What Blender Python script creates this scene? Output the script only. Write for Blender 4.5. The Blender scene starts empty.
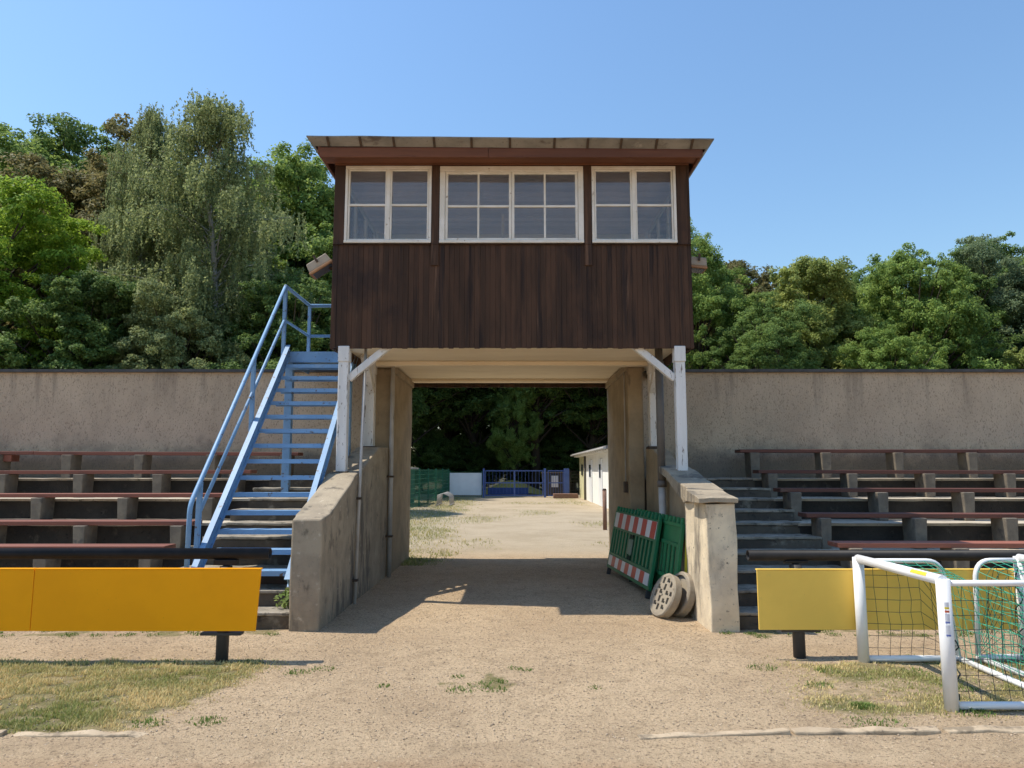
import bpy, bmesh, math, random
import numpy as np
from mathutils import Vector, Matrix, noise

S = bpy.context.scene
COL = S.collection
R = math.radians

# ------------------------------------------------------------------ camera
cam_d = bpy.data.cameras.new('camera'); cam = bpy.data.objects.new('camera', cam_d); COL.objects.link(cam)
cam.location = (0, 0, 1.6)
cam.rotation_euler = (R(90 + 6.9), 0, 0)
cam_d.sensor_fit = 'HORIZONTAL'; cam_d.sensor_width = 36.0
cam_d.lens = 36.0 * 710 / 1024
cam_d.clip_start = 0.1; cam_d.clip_end = 3000
S.camera = cam

# ------------------------------------------------------------------ light
SUN_EL, SUN_AZ = 61.5, 6.0            # the sun stands left of the gateway, a little behind it
sv = Vector((-math.cos(R(SUN_AZ)) * math.cos(R(SUN_EL)), math.sin(R(SUN_AZ)) * math.cos(R(SUN_EL)), math.sin(R(SUN_EL))))
W = bpy.data.worlds.new('World'); S.world = W; W.use_nodes = True
nt = W.node_tree
sky = nt.nodes.new('ShaderNodeTexSky'); sky.sky_type = 'NISHITA'; sky.sun_disc = False
sky.sun_elevation = R(SUN_EL); sky.sun_rotation = R(270 + SUN_AZ)
sky.air_density = 1.8; sky.dust_density = 0.6; sky.ozone_density = 9.0; sky.altitude = 200
bg = nt.nodes['Background']; bg.inputs['Strength'].default_value = 0.128
nt.links.new(sky.outputs[0], bg.inputs['Color'])
sun_d = bpy.data.lights.new('sun', 'SUN'); sun = bpy.data.objects.new('sun', sun_d); COL.objects.link(sun)
sun_d.energy = 3.9; sun_d.angle = R(0.53); sun_d.color = (1.0, 0.92, 0.79)
sun.rotation_euler = sv.to_track_quat('Z', 'Y').to_euler(); sun.location = (-20, 5, 40)
S.view_settings.view_transform = 'Standard'; S.view_settings.look = 'None'
S.view_settings.exposure = 0.47; S.view_settings.gamma = 1.0; S.view_settings.use_curve_mapping = False
S.render.engine = 'CYCLES'
try:
    S.cycles.use_denoising = True
    S.cycles.max_bounces = 8; S.cycles.transparent_max_bounces = 12
    S.cycles.use_adaptive_sampling = True; S.cycles.adaptive_threshold = 0.02
except Exception:
    pass

# ------------------------------------------------------------------ materials
class NT:
    def __init__(s, name):
        s.m = bpy.data.materials.new(name); s.m.use_nodes = True
        s.t = s.m.node_tree; s.p = s.t.nodes['Principled BSDF']; s.out = s.t.nodes['Material Output']
        s._c = None
    def n(s, typ, **kw):
        nd = s.t.nodes.new(typ)
        for k, v in kw.items(): setattr(nd, k, v)
        return nd
    def l(s, a, b): s.t.links.new(a, b)
    def co(s):
        if s._c is None:
            tc = s.n('ShaderNodeTexCoord'); oi = s.n('ShaderNodeObjectInfo')
            mu = s.n('ShaderNodeMath', operation='MULTIPLY'); s.l(oi.outputs['Random'], mu.inputs[0]); mu.inputs[1].default_value = 17.0
            ad = s.n('ShaderNodeVectorMath', operation='ADD'); s.l(tc.outputs['Object'], ad.inputs[0]); s.l(mu.outputs[0], ad.inputs[1])
            s._c = ad.outputs[0]
        return s._c
    def noise(s, scale, detail=4, rough=.55, stretch=(1, 1, 1)):
        mp = s.n('ShaderNodeMapping'); mp.inputs['Scale'].default_value = stretch; s.l(s.co(), mp.inputs[0])
        nz = s.n('ShaderNodeTexNoise'); nz.inputs['Scale'].default_value = scale; nz.inputs['Detail'].default_value = detail
        nz.inputs['Roughness'].default_value = rough; s.l(mp.outputs[0], nz.inputs[0])
        return nz.outputs[0]
    def ramp(s, fac, lo, hi):
        r = s.n('ShaderNodeMapRange', interpolation_type='SMOOTHSTEP'); s.l(fac, r.inputs[0])
        r.inputs[1].default_value = lo; r.inputs[2].default_value = hi
        return r.outputs[0]
    def mix(s, fac, a, b, mode='MIX'):
        m = s.n('ShaderNodeMix', data_type='RGBA', blend_type=mode)
        if isinstance(fac, (int, float)): m.inputs[0].default_value = fac
        else: s.l(fac, m.inputs[0])
        for i, v in ((6, a), (7, b)):
            if isinstance(v, tuple): m.inputs[i].default_value = (*v[:3], 1)
            else: s.l(v, m.inputs[i])
        return m.outputs[2]
    def math(s, op, a, b=0.0):
        m = s.n('ShaderNodeMath', operation=op)
        for i, v in ((0, a), (1, b)):
            if isinstance(v, (int, float)): m.inputs[i].default_value = v
            else: s.l(v, m.inputs[i])
        return m.outputs[0]
    def attr(s, name):
        a = s.n('ShaderNodeAttribute', attribute_name=name); return a.outputs['Fac']
    def bump(s, h, strength, dist=.01):
        b = s.n('ShaderNodeBump'); b.inputs['Strength'].default_value = strength; b.inputs['Distance'].default_value = dist
        s.l(h, b.inputs['Height']); s.l(b.outputs[0], s.p.inputs['Normal'])
    def col(s, c): s.l(c, s.p.inputs['Base Color'])

def surf(name, c1, c2, scale=6, rough=.8, bump=.3, bscale=60, bdist=.01, stretch=(1, 1, 1), stains=(), metal=0.0, rnd=0.0, spec=.4):
    t = NT(name)
    c = t.mix(t.ramp(t.noise(scale, 5, .6, stretch), .35, .65), c1, c2)
    for (sc, lo, hi, colr, st) in stains:
        c = t.mix(t.ramp(t.noise(sc, 6, .65, st), lo, hi), c, colr)
    if rnd:
        k = t.n('ShaderNodeMapRange'); t.l(t.attr('rnd'), k.inputs[0]); k.inputs[3].default_value = 1 - rnd; k.inputs[4].default_value = 1 + rnd
        cc = t.n('ShaderNodeCombineColor')
        for i in range(3): t.l(k.outputs[0], cc.inputs[i])
        c = t.mix(1.0, c, cc.outputs[0], 'MULTIPLY')
    t.col(c)
    t.p.inputs['Roughness'].default_value = rough; t.p.inputs['Metallic'].default_value = metal
    t.p.inputs['Specular IOR Level'].default_value = spec
    if bump: t.bump(t.noise(bscale, 6, .65, stretch), bump, bdist)
    return t.m

U = (1, 1, 1); V = (1, 1, .12)
mat = {}
mat['concrete'] = surf('weathered concrete', (.38, .315, .225), (.28, .232, .168), 3, .9, .5, 45, .012,
    stains=[(2.2, .52, .66, (.12, .105, .085), (1, 1, .35)), (6, .56, .68, (.16, .135, .10), (1, 1, .6)), (9, .60, .72, (.50, .43, .33), U), (30, .62, .72, (.17, .15, .12), U)])
mat['pier'] = surf('pale rendered concrete', (.78, .66, .47), (.62, .52, .375), 3, .9, .55, 35, .012,
    stains=[(2.0, .52, .70, (.20, .17, .135), (1, 1, .3)), (1.6, .58, .76, (.46, .28, .13), (1, 1, .5)), (25, .60, .70, (.20, .17, .135), U), (5, .58, .70, (.36, .31, .25), U)])
mat['brownrender'] = surf('brown weathered render', (.34, .265, .17), (.25, .195, .125), 2.5, .92, .5, 30, .012,
    stains=[(3, .6, .72, (.12, .09, .06), (1, 1, .25)), (14, .64, .74, (.33, .26, .17), U)])
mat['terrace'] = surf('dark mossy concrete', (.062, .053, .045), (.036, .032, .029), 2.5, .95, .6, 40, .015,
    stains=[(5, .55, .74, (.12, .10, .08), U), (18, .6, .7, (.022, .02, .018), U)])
mat['tread'] = surf('worn concrete top with painted sunlight', (.54, .475, .37), (.42, .365, .285), 4, .95, .5, 40, .012,
    stains=[(6, .58, .7, (.16, .15, .11), U), (25, .62, .7, (.16, .14, .11), U)])  # paler than the risers: the sunlight on the treads is in this colour

def wall_mat():
    t = NT('scratched roughcast render')
    c = t.mix(t.ramp(t.noise(1.2, 6, .65, (1, 1, .6)), .35, .66), (.57, .46, .325), (.475, .38, .268))
    c = t.mix(t.ramp(t.noise(7, 6, .7, (1, 1, .7)), .60, .74), c, (.29, .225, .155))
    c = t.mix(t.ramp(t.noise(60, 3, .6, (1, 1, .45)), .56, .66), c, (.30, .235, .16))
    sx = t.n('ShaderNodeSeparateXYZ'); tc = t.n('ShaderNodeTexCoord'); t.l(tc.outputs['Object'], sx.inputs[0])
    nz = t.math('MULTIPLY', t.noise(3, 5, .7), .9)
    low = t.ramp(t.math('SUBTRACT', sx.outputs['Z'], nz), 1.72, 1.22)
    c = t.mix(t.math('MULTIPLY', low, .7), c, (.11, .098, .085))
    run = t.math('MULTIPLY', t.ramp(t.noise(5, 5, .7, (1, 1, .06)), .52, .68), t.ramp(sx.outputs['Z'], 2.2, 3.3))
    c = t.mix(t.math('MULTIPLY', run, .55), c, (.20, .165, .125))
    ck = t.n('ShaderNodeTexVoronoi', feature='DISTANCE_TO_EDGE'); ck.inputs['Scale'].default_value = .55
    wp = t.n('ShaderNodeVectorMath', operation='ADD'); t.l(t.co(), wp.inputs[0]); t.l(t.noise(2.5, 5, .7), wp.inputs[1]); t.l(wp.outputs[0], ck.inputs['Vector'])
    c = t.mix(t.math('MULTIPLY', t.ramp(ck.outputs['Distance'], .006, .002), .14), c, (.12, .10, .08))
    t.col(c); t.p.inputs['Roughness'].default_value = .95
    t.bump(t.noise(55, 5, .7, (1, 1, .5)), .9, .02)
    return t.m
mat['wall'] = wall_mat()
mat['cap_metal'] = surf('dull dark zinc', (.09, .09, .09), (.06, .06, .06), 5, .6, .1, metal=.4)
mat['cladding'] = surf('dark brown stained boards', (.074, .039, .023), (.046, .026, .016), 10, .72, .35, 30, .006, V,
    stains=[(9, .54, .68, (.024, .015, .012), (1, 1, .05)), (1.1, .52, .70, (.030, .018, .014), (1, 1, .8)), (16, .60, .72, (.125, .072, .045), (1, 1, .04))], rnd=.16, spec=.25)
mat['fascia'] = surf('red brown stained wood', (.175, .068, .033), (.11, .044, .024), 8, .65, .25, 40, .004, (.06, 1, 1),
    stains=[(6, .6, .72, (.05, .024, .015), (.08, 1, 1))], spec=.3)
mat['white_paint'] = surf('flaking white paint', (.74, .74, .72), (.62, .62, .60), 5, .55, .3, 50, .004, V,
    stains=[(16, .585, .63, (.20, .165, .135), (1, 1, .15)), (40, .63, .67, (.12, .10, .08), (1, 1, .3))])
mat['window_paint'] = surf('old white window paint', (.76, .74, .68), (.66, .63, .55), 4, .5, .2, 50, .003,
    stains=[(12, .64, .69, (.36, .29, .20), U)])
mat['ceiling'] = surf('cream plaster soffit', (.90, .78, .57), (.83, .71, .51), 2.5, .9, .15, 30, .005, (.3, 1, 1),
    stains=[(3, .62, .8, (.70, .57, .38), (.3, 1, 1))])
mat['inside_wall'] = surf('pale green interior wall', (.86, .88, .80), (.82, .84, .76), 2, .9, .1)
mat['inside_ceiling'] = surf('grey brown ceiling boards', (.90, .80, .80), (.84, .745, .745), 3, .8, .1, stretch=(.1, 1, 1), rnd=.15)
mat['gutter'] = surf('weathered zinc gutter', (.27, .25, .215), (.17, .158, .135), 3, .6, .2, 40, .004, (.6, 1, 1),
    stains=[(6, .54, .68, (.11, .09, .075), (.5, 1, 1)), (30, .60, .68, (.12, .10, .08), U), (3, .62, .75, (.42, .39, .33), U)], metal=.15)
mat['strap'] = surf('dark rusty iron', (.05, .038, .03), (.08, .05, .03), 20, .8, .3)
mat['felt'] = surf('grey roofing felt', (.13, .13, .13), (.09, .09, .09), 10, .95, .4)
mat['blue'] = surf('light blue painted steel', (.20, .36, .56), (.165, .31, .50), 3, .5, .15, 40, .003,
    stains=[(12, .60, .67, (.12, .085, .065), U), (4, .58, .8, (.32, .44, .58), U), (40, .64, .70, (.13, .10, .09), U)])
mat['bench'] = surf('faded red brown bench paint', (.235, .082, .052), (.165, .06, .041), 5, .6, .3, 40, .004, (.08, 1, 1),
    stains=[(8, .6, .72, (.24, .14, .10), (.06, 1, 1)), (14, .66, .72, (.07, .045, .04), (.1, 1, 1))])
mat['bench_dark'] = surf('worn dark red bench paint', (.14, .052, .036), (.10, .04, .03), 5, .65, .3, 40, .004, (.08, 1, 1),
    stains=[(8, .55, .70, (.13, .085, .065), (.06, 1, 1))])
mat['bench_bright'] = surf('sunlit red brown bench paint', (.36, .14, .085), (.28, .10, .065), 5, .6, .3, 40, .004, (.08, 1, 1), stains=[(8, .6, .72, (.40, .24, .16), (.06, 1, 1))])  # for the lowest right bench; its sunlight is put into the colour
mat['support'] = surf('grey bench block concrete', (.20, .17, .13), (.14, .12, .095), 7, .95, .5, 50, .01,
    stains=[(6, .58, .7, (.10, .09, .08), U)])
mat['yellow_l'] = surf('orange yellow sheet', (.97, .40, .006), (.92, .375, .006), 2, .55, .06, 8, .01,
    stains=[(30, .70, .74, (.45, .25, .02), U)], spec=.15)
mat['yellow_r'] = surf('mustard yellow sheet', (.88, .585, .115), (.82, .54, .105), 2, .6, .06, 8, .01,
    stains=[(7, .64, .76, (.66, .47, .12), U), (40, .70, .73, (.35, .28, .10), U)], spec=.2)
mat['black'] = surf('black painted pipe', (.012, .012, .013), (.018, .017, .018), 8, .5, .2, 30, .004,
    stains=[(14, .64, .74, (.045, .043, .04), U)], spec=.2)
mat['darksteel'] = surf('dark grey steel post', (.045, .043, .043), (.065, .06, .058), 6, .6, .2)
mat['pipe_grey'] = surf('grey pipe', (.45, .43, .40), (.36, .34, .31), 4, .5, .1, stains=[(8, .6, .7, (.20, .17, .14), V)])
mat['pipe_dark'] = surf('dull brown grey pipe', (.135, .12, .105), (.10, .09, .08), 4, .6, .1)
mat['green_pl'] = surf('green plastic', (.014, .165, .070), (.012, .135, .058), 3, .45, .05, stains=[(5, .6, .75, (.04, .16, .09), U)])
mat['green_old'] = surf('faded green plastic', (.03, .21, .08), (.025, .17, .07), 3, .5, .05)
mat['refl_white'] = surf('white reflective sheeting', (.68, .66, .66), (.60, .58, .58), 5, .35, 0)
mat['refl_red'] = surf('red reflective sheeting', (.50, .018, .022), (.44, .015, .02), 5, .35, 0)
mat['label_grey'] = surf('grey plate', (.16, .24, .18), (.13, .20, .15), 5, .5, 0)
mat['recess'] = surf('dark plastic slot', (.006, .03, .015), (.005, .02, .01), 5, .8, 0)
mat['disc'] = surf('grey brown cast concrete', (.33, .285, .215), (.26, .22, .17), 6, .95, .5, 60, .01, stains=[(8, .6, .7, (.18, .15, .11), U)])
mat['discdark'] = surf('shade dark hole floor', (.06, .05, .04), (.04, .035, .03), 6, 1, 0)
mat['goal'] = surf('white powder coat', (.82, .82, .82), (.76, .76, .76), 3, .35, .05, stains=[(14, .68, .75, (.5, .48, .44), U)])
mat['net'] = surf('green net cord', (.03, .30, .19), (.04, .38, .25), 9, .8, 0)
mat['netdark'] = surf('dark net cord', (.02, .035, .04), (.03, .05, .05), 9, .8, 0)
mat['sticker_y'] = surf('yellow sticker', (.75, .6, .05), (.7, .55, .05), 9, .5, 0)
mat['sticker_w'] = surf('white sticker', (.7, .72, .78), (.62, .64, .7), 9, .5, 0)
mat['sticker_r'] = surf('red sticker print', (.6, .12, .05), (.55, .1, .05), 9, .5, 0)
mat['sticker_b'] = surf('blue sticker print', (.15, .2, .5), (.12, .17, .45), 9, .5, 0)
mat['lampwood'] = surf('orange brown lamp housing', (.38, .20, .09), (.28, .15, .075), 6, .6, .2)
mat['lampgrey'] = surf('grey lamp housing', (.34, .29, .22), (.27, .225, .17), 6, .6, .1)
mat['house_white'] = surf('white render', (.88, .88, .86), (.83, .83, .81), 2, .9, .1)
mat['house_yellow'] = surf('pale yellow render', (.66, .63, .38), (.60, .57, .34), 2, .9, .1)
mat['house_door'] = surf('white door leaf', (.82, .84, .86), (.78, .80, .82), 2, .5, 0)
mat['house_roof'] = surf('grey fibre roof', (.24, .23, .22), (.18, .17, .165), 3, .9, .2)
mat['darkglass'] = surf('dark small window', (.05, .06, .07), (.08, .09, .10), 3, .15, 0)
mat['gate_blue'] = surf('bright blue steel', (.075, .13, .36), (.06, .11, .30), 3, .5, 0)
mat['tarp_white'] = surf('white banner sheet', (.90, .92, .92), (.84, .86, .86), 2, .6, .2, 5, .02)
mat['tarp_blue'] = surf('blue banner sheet', (.03, .06, .20), (.04, .08, .25), 2, .6, .2, 5, .02)
mat['fence_green'] = surf('dark green fence', (.03, .17, .10), (.03, .14, .08), 3, .6, 0)
mat['fence_screen'] = surf('green privacy screen', (.05, .17, .11), (.04, .14, .09), 3, .8, .1)
mat['brick'] = surf('brown block', (.24, .14, .10), (.19, .11, .08), 8, .9, .3)
mat['sand_y'] = surf('straw yellow heap', (.45, .36, .10), (.36, .28, .08), 8, .95, .3)
mat['stone'] = surf('loose gravel stone', (.50, .39, .28), (.40, .31, .22), 30, .9, 0, rnd=.5)
mat['kerb'] = surf('worn edging stone', (.50, .395, .27), (.40, .31, .21), 7, .95, .6, 40, .012, stains=[(6, .50, .62, (.24, .19, .13), U), (20, .58, .68, (.18, .14, .10), U)])
mat['bark'] = surf('dark bark', (.075, .058, .042), (.05, .04, .03), 6, .95, .6, 20, .03, V)
mat['birchbark'] = surf('birch bark', (.48, .46, .42), (.36, .34, .30), 4, .85, .3, 20, .02, U, stains=[(9, .58, .64, (.05, .045, .04), (.3, .3, 2))])

def leaf_mat(name, a, b, tr=.42, rough=.6):
    t = NT(name)
    c = t.mix(t.attr('rnd'), a, b)
    t.col(c); t.p.inputs['Roughness'].default_value = rough; t.p.inputs['Specular IOR Level'].default_value = .14
    tl = t.n('ShaderNodeBsdfTranslucent'); hs = t.n('ShaderNodeHueSaturation'); hs.inputs['Value'].default_value = 1.5
    hs.inputs['Hue'].default_value = .48
    t.l(c, hs.inputs['Color']); t.l(hs.outputs[0], tl.inputs['Color'])
    mx = t.n('ShaderNodeMixShader'); mx.inputs[0].default_value = tr
    t.l(t.p.outputs[0], mx.inputs[1]); t.l(tl.outputs[0], mx.inputs[2]); t.l(mx.outputs[0], t.out.inputs['Surface'])
    return t.m
mat['leaf_oak'] = leaf_mat('mid green leaves', (0.083, 0.154, 0.037), (0.292, 0.411, 0.106))
mat['leaf_deep'] = leaf_mat('deep green leaves', (0.061, 0.121, 0.037), (0.206, 0.305, 0.087))
mat['leaf_blue'] = leaf_mat('bluish green leaves', (0.09, 0.138, 0.068), (0.245, 0.316, 0.17))
mat['leaf_maple'] = leaf_mat('yellowish green leaves', (0.132, 0.182, 0.05), (0.378, 0.439, 0.134), .42)
mat['leaf_lime'] = leaf_mat('bright lime leaves', (0.11, 0.22, 0.028), (0.329, 0.488, 0.067), .38)
mat['leaf_brown'] = leaf_mat('brownish green leaves', (0.099, 0.11, 0.039), (0.244, 0.22, 0.091), .40)
mat['leaf_birch'] = leaf_mat('grey green leaves', (0.11, 0.149, 0.061), (0.354, 0.415, 0.183), .42)
mat['grass'] = leaf_mat('dry short grass', (.22, .255, .075), (.70, .56, .27), .25, .7)
mat['weed'] = leaf_mat('green weed leaves', (.11, .18, .04), (.23, .29, .09), .28, .6)

def glass_mat():
    t = NT('window glass'); t.t.nodes.remove(t.p)
    tr = t.n('ShaderNodeBsdfTransparent'); tr.inputs[0].default_value = (.95, .95, .94, 1)
    gl = t.n('ShaderNodeBsdfGlossy'); gl.inputs['Roughness'].default_value = .02
    fr = t.n('ShaderNodeFresnel'); fr.inputs[0].default_value = 1.5
    k = t.math('MULTIPLY', fr.outputs[0], 1.6)
    mx = t.n('ShaderNodeMixShader'); t.l(k, mx.inputs[0]); t.l(tr.outputs[0], mx.inputs[1]); t.l(gl.outputs[0], mx.inputs[2])
    df = t.n('ShaderNodeBsdfDiffuse'); df.inputs[0].default_value = (.62, .56, .60, 1); m2 = t.n('ShaderNodeMixShader')
    t.l(t.math('ADD', t.math('MULTIPLY', t.ramp(t.noise(3, 5, .7), .35, .75), .07), .015), m2.inputs[0]); t.l(mx.outputs[0], m2.inputs[1]); t.l(df.outputs[0], m2.inputs[2])
    t.l(m2.outputs[0], t.out.inputs['Surface']); return t.m
mat['glass'] = glass_mat()

def dirt(t, A, B, dk):
    c = t.mix(t.ramp(t.noise(.9, 6, .65), .35, .65), A, B)
    c = t.mix(t.math('MULTIPLY', t.ramp(t.noise(4.5, 7, .78), .48, .68), .75), c, tuple(v * .74 for v in B))
    c = t.mix(t.math('MULTIPLY', t.ramp(t.noise(26, 6, .8), .50, .66), .85), c, tuple(v * .60 for v in B))
    c = t.mix(t.ramp(t.noise(52, 4, .75), .55, .63), c, dk)
    c = t.mix(t.ramp(t.noise(45, 4, .75), .61, .68), c, tuple(min(.8, v * 1.42) for v in A))
    h = t.math('ADD', t.math('MULTIPLY', t.noise(16, 7, .8), 1.0), t.math('MULTIPLY', t.noise(60, 4, .75), .7))
    t.bump(h, .9, .035)
    t.p.inputs['Roughness'].default_value = 1; t.p.inputs['Specular IOR Level'].default_value = .1
    return c
DA, DB, DK = (.62, .468, .305), (.52, .385, .248), (.235, .172, .115)
def ground_mat():
    t = NT('sandy ground')
    c = dirt(t, DA, DB, DK)
    g = t.attr('grass')
    g2 = t.ramp(t.math('ADD', g, t.math('MULTIPLY', t.math('SUBTRACT', t.noise(11, 5, .7), .5), .9)), .35, .7)
    gc = t.mix(t.ramp(t.noise(5, 5, .7), .38, .62), (.33, .265, .14), (.20, .19, .08))
    c = t.mix(g2, c, gc)
    yd = t.mix(t.ramp(t.noise(.6, 6, .7), .4, .65), (.46, .395, .295), (.375, .32, .23))
    c = t.mix(t.math('MULTIPLY', t.attr('yard'), .75), c, yd)
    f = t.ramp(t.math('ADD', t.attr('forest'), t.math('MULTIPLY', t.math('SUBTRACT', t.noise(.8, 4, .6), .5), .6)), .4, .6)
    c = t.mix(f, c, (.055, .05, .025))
    t.col(c); return t.m
mat['ground'] = ground_mat()
def track_mat():
    t = NT('reddish cinder track')
    c = dirt(t, DA, DB, DK)
    k = t.ramp(t.math('ADD', t.attr('edge'), t.math('MULTIPLY', t.math('SUBTRACT', t.noise(3, 6, .75), .5), .9)), .75, .15)
    c = t.mix(k, c, t.mix(1.0, c, (.90, .80, .76), 'MULTIPLY'))
    t.col(c); return t.m
mat['track'] = track_mat()

# ------------------------------------------------------------------ mesh helpers
def BM(): return bmesh.new()
def hexa(bm, c):                       # eight corners, bottom ring then top ring
    v = [bm.verts.new(p) for p in c]
    for f in ((0, 3, 2, 1), (4, 5, 6, 7), (0, 1, 5, 4), (1, 2, 6, 5), (2, 3, 7, 6), (3, 0, 4, 7)):
        bm.faces.new([v[i] for i in f])
def box(bm, x0, x1, y0, y1, z0, z1):
    hexa(bm, [(x0, y0, z0), (x1, y0, z0), (x1, y1, z0), (x0, y1, z0), (x0, y0, z1), (x1, y0, z1), (x1, y1, z1), (x0, y1, z1)])
def beam(bm, a, b, w, h, up=(0, 0, 1)):  # rectangular bar from a to b, w across, h along up
    a, b = Vector(a), Vector(b); d = (b - a).normalized(); s = d.cross(Vector(up)).normalized(); u = s.cross(d)
    s *= w / 2; u *= h / 2
    hexa(bm, [a - s - u, a + s - u, a + s + u, a - s + u, b - s - u, b + s - u, b + s + u, b - s + u])
def tube(bm, pts, r, n=10, r1=None, cap=True):
    pts = [Vector(p) for p in pts]; rings = []; m = len(pts)
    ref = None
    for i, p in enumerate(pts):
        d = ((pts[i] - pts[i - 1]).normalized() if i else Vector((0, 0, 0))) + ((pts[i + 1] - pts[i]).normalized() if i < m - 1 else Vector((0, 0, 0)))
        d.normalize()
        if ref is None: ref = Vector((0, 0, 1)) if abs(d.z) < .9 else Vector((1, 0, 0))
        a = d.cross(ref).normalized(); b = a.cross(d).normalized(); ref = b
        k = 1.0
        if 0 < i < m - 1:
            k = 1 / max(.5, (pts[i] - pts[i - 1]).normalized().dot(d))
        rr = (r if r1 is None else r + (r1 - r) * i / (m - 1))
        rings.append([bm.verts.new(p + (a * math.cos(2 * math.pi * j / n) + b * math.sin(2 * math.pi * j / n)) * rr * (1 + (k - 1) * .5)) for j in range(n)])
    for i in range(m - 1):
        for j in range(n):
            f = bm.faces.new([rings[i][j], rings[i][(j + 1) % n], rings[i + 1][(j + 1) % n], rings[i + 1][j]]); f.smooth = n > 5
    if cap:
        bm.faces.new(rings[0][::-1]); bm.faces.new(rings[-1])
def arc(p0, pc, p1, n=6):               # quadratic bend
    p0, pc, p1 = Vector(p0), Vector(pc), Vector(p1)
    return [p0 * (1 - t) ** 2 + pc * 2 * t * (1 - t) + p1 * t * t for t in [i / n for i in range(n + 1)]]
def prism(bm, poly, axis, a, b):        # extrude a 2D outline along an axis
    def P(u, v, w): return {'x': (w, u, v), 'y': (u, w, v), 'z': (u, v, w)}[axis]
    A = [bm.verts.new(P(u, v, a)) for u, v in poly]; B = [bm.verts.new(P(u, v, b)) for u, v in poly]
    bm.faces.new(A); bm.faces.new(B[::-1]); n = len(poly)
    for i in range(n): bm.faces.new([A[i], A[(i + 1) % n], B[(i + 1) % n], B[i]])

def root_offset(o):
    v = Vector((0, 0, 0))
    while o is not None: v += o.location; o = o.parent
    return v
def obj(name, bm, m, parent=None, bevel=0, local=False, seg=2):
    """link one mesh; built in world coordinates unless local (then in its thing's own)"""
    if parent is not None and not local:
        off = root_offset(parent)
        for v in bm.verts: v.co -= off
    bmesh.ops.recalc_face_normals(bm, faces=bm.faces)
    me = bpy.data.meshes.new(name); bm.to_mesh(me); bm.free()
    o = bpy.data.objects.new(name, me); COL.objects.link(o)
    for x in (m if isinstance(m, list) else [m]): me.materials.append(mat[x])
    if parent is not None: o.parent = parent
    if bevel:
        b = o.modifiers.new('bevel', 'BEVEL'); b.width = bevel; b.segments = seg; b.limit_method = 'ANGLE'; b.angle_limit = R(40)
    return o
def thing(name, label, cat, loc=(0, 0, 0), group=None):
    o = bpy.data.objects.new(name, None); COL.objects.link(o); o.location = loc; o.empty_display_size = .2
    o['label'] = label; o['category'] = cat
    if group: o['group'] = group
    return o
def tag(o, label, cat, group=None):
    o['label'] = label; o['category'] = cat
    if group: o['group'] = group
    return o
def struct(o): o['kind'] = 'structure'; return o
def copy_tree(o, parent=None):
    c = o.copy(); COL.objects.link(c)
    if parent is not None: c.parent = parent
    for ch in list(o.children): copy_tree(ch, c)
    return c
def rough_up(bm, cuts, amp, scale=3.0, seed=0, edges=None):
    """break up straight concrete edges"""
    bmesh.ops.subdivide_edges(bm, edges=edges or bm.edges[:], cuts=cuts, use_grid_fill=True)
    for v in bm.verts:
        p = v.co * scale + Vector((seed * 7.1, seed * 3.3, 0))
        v.co += Vector((noise.noise(p), noise.noise(p + Vector((31, 0, 0))), noise.noise(p + Vector((0, 57, 0))))) * amp
def set_rnd(bm, rng):
    ly = bm.faces.layers.float.get('rnd') or bm.faces.layers.float.new('rnd')
    return ly

# ------------------------------------------------------------------ ground
def hgt(x, y):
    k = max(0, min(1, (9 - abs(x)) / 2)) * max(0, min(1, (13.5 - y) / 3)) * max(0, min(1, (y - .5)))
    return k * (.014 * noise.noise(Vector((x * .7, y * .7, 0))) + .010 * noise.noise(Vector((x * 2.6, y * 2.6, 5))) + .004 * noise.noise(Vector((x * 9, y * 9, 9))))
def sstep(a, b, x):
    t = max(0, min(1, (x - a) / (b - a))); return t * t * (3 - 2 * t)
def grass_amt(x, y):
    w = .22 * noise.noise(Vector((x * 1.3, y * 1.3, 3))) + .10 * noise.noise(Vector((x * 4, y * 4, 8)))
    g = 0
    if y < 8:
        edge = -1.86 - (6.2 - y) * .30
        g = sstep(edge + .18, edge - .25, x + w) * sstep(4.52, 4.62, y) * sstep(6.34, 6.08, y + w * .35)
        r = sstep(1.75, 2.5, x + w * 1.4 - (y - 5.4) * .15) * sstep(4.75, 5.1, y + w * .5) * sstep(6.40, 6.1, y + w * .5) * .85
        r *= .55 + .45 * sstep(-.1, .15, noise.noise(Vector((x * 2.1, y * 2.1, 12))))
        g = max(g, r)
        b = sstep(.05, .35, noise.noise(Vector((x * 2.2, y * 3, 20)))) * sstep(7.05, 7.2, y) * sstep(7.45, 7.36, y) * (abs(x) > 2.15) * .8
        m = sstep(.22, .42, noise.noise(Vector((x * 3.5, y * 3.5, 30)))) * sstep(.62, .2, math.hypot((x + .3) * .75, y - 5.6)) * .75
        g = max(g, b, m)
    else:
        e = -1.45 - .02 * (y - 13)
        g = sstep(e + .5, e - .4, x + w * 2.5) * sstep(11.9, 12.6, y + w) * (.5 + .5 * sstep(-.3, .2, noise.noise(Vector((x * .8, y * .35, 40)))))
        g2 = sstep(.05, .4, noise.noise(Vector((x * .5, y * .3, 44)))) * .55 * sstep(14, 17, y)
        g = max(g, g2)
    return g
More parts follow.
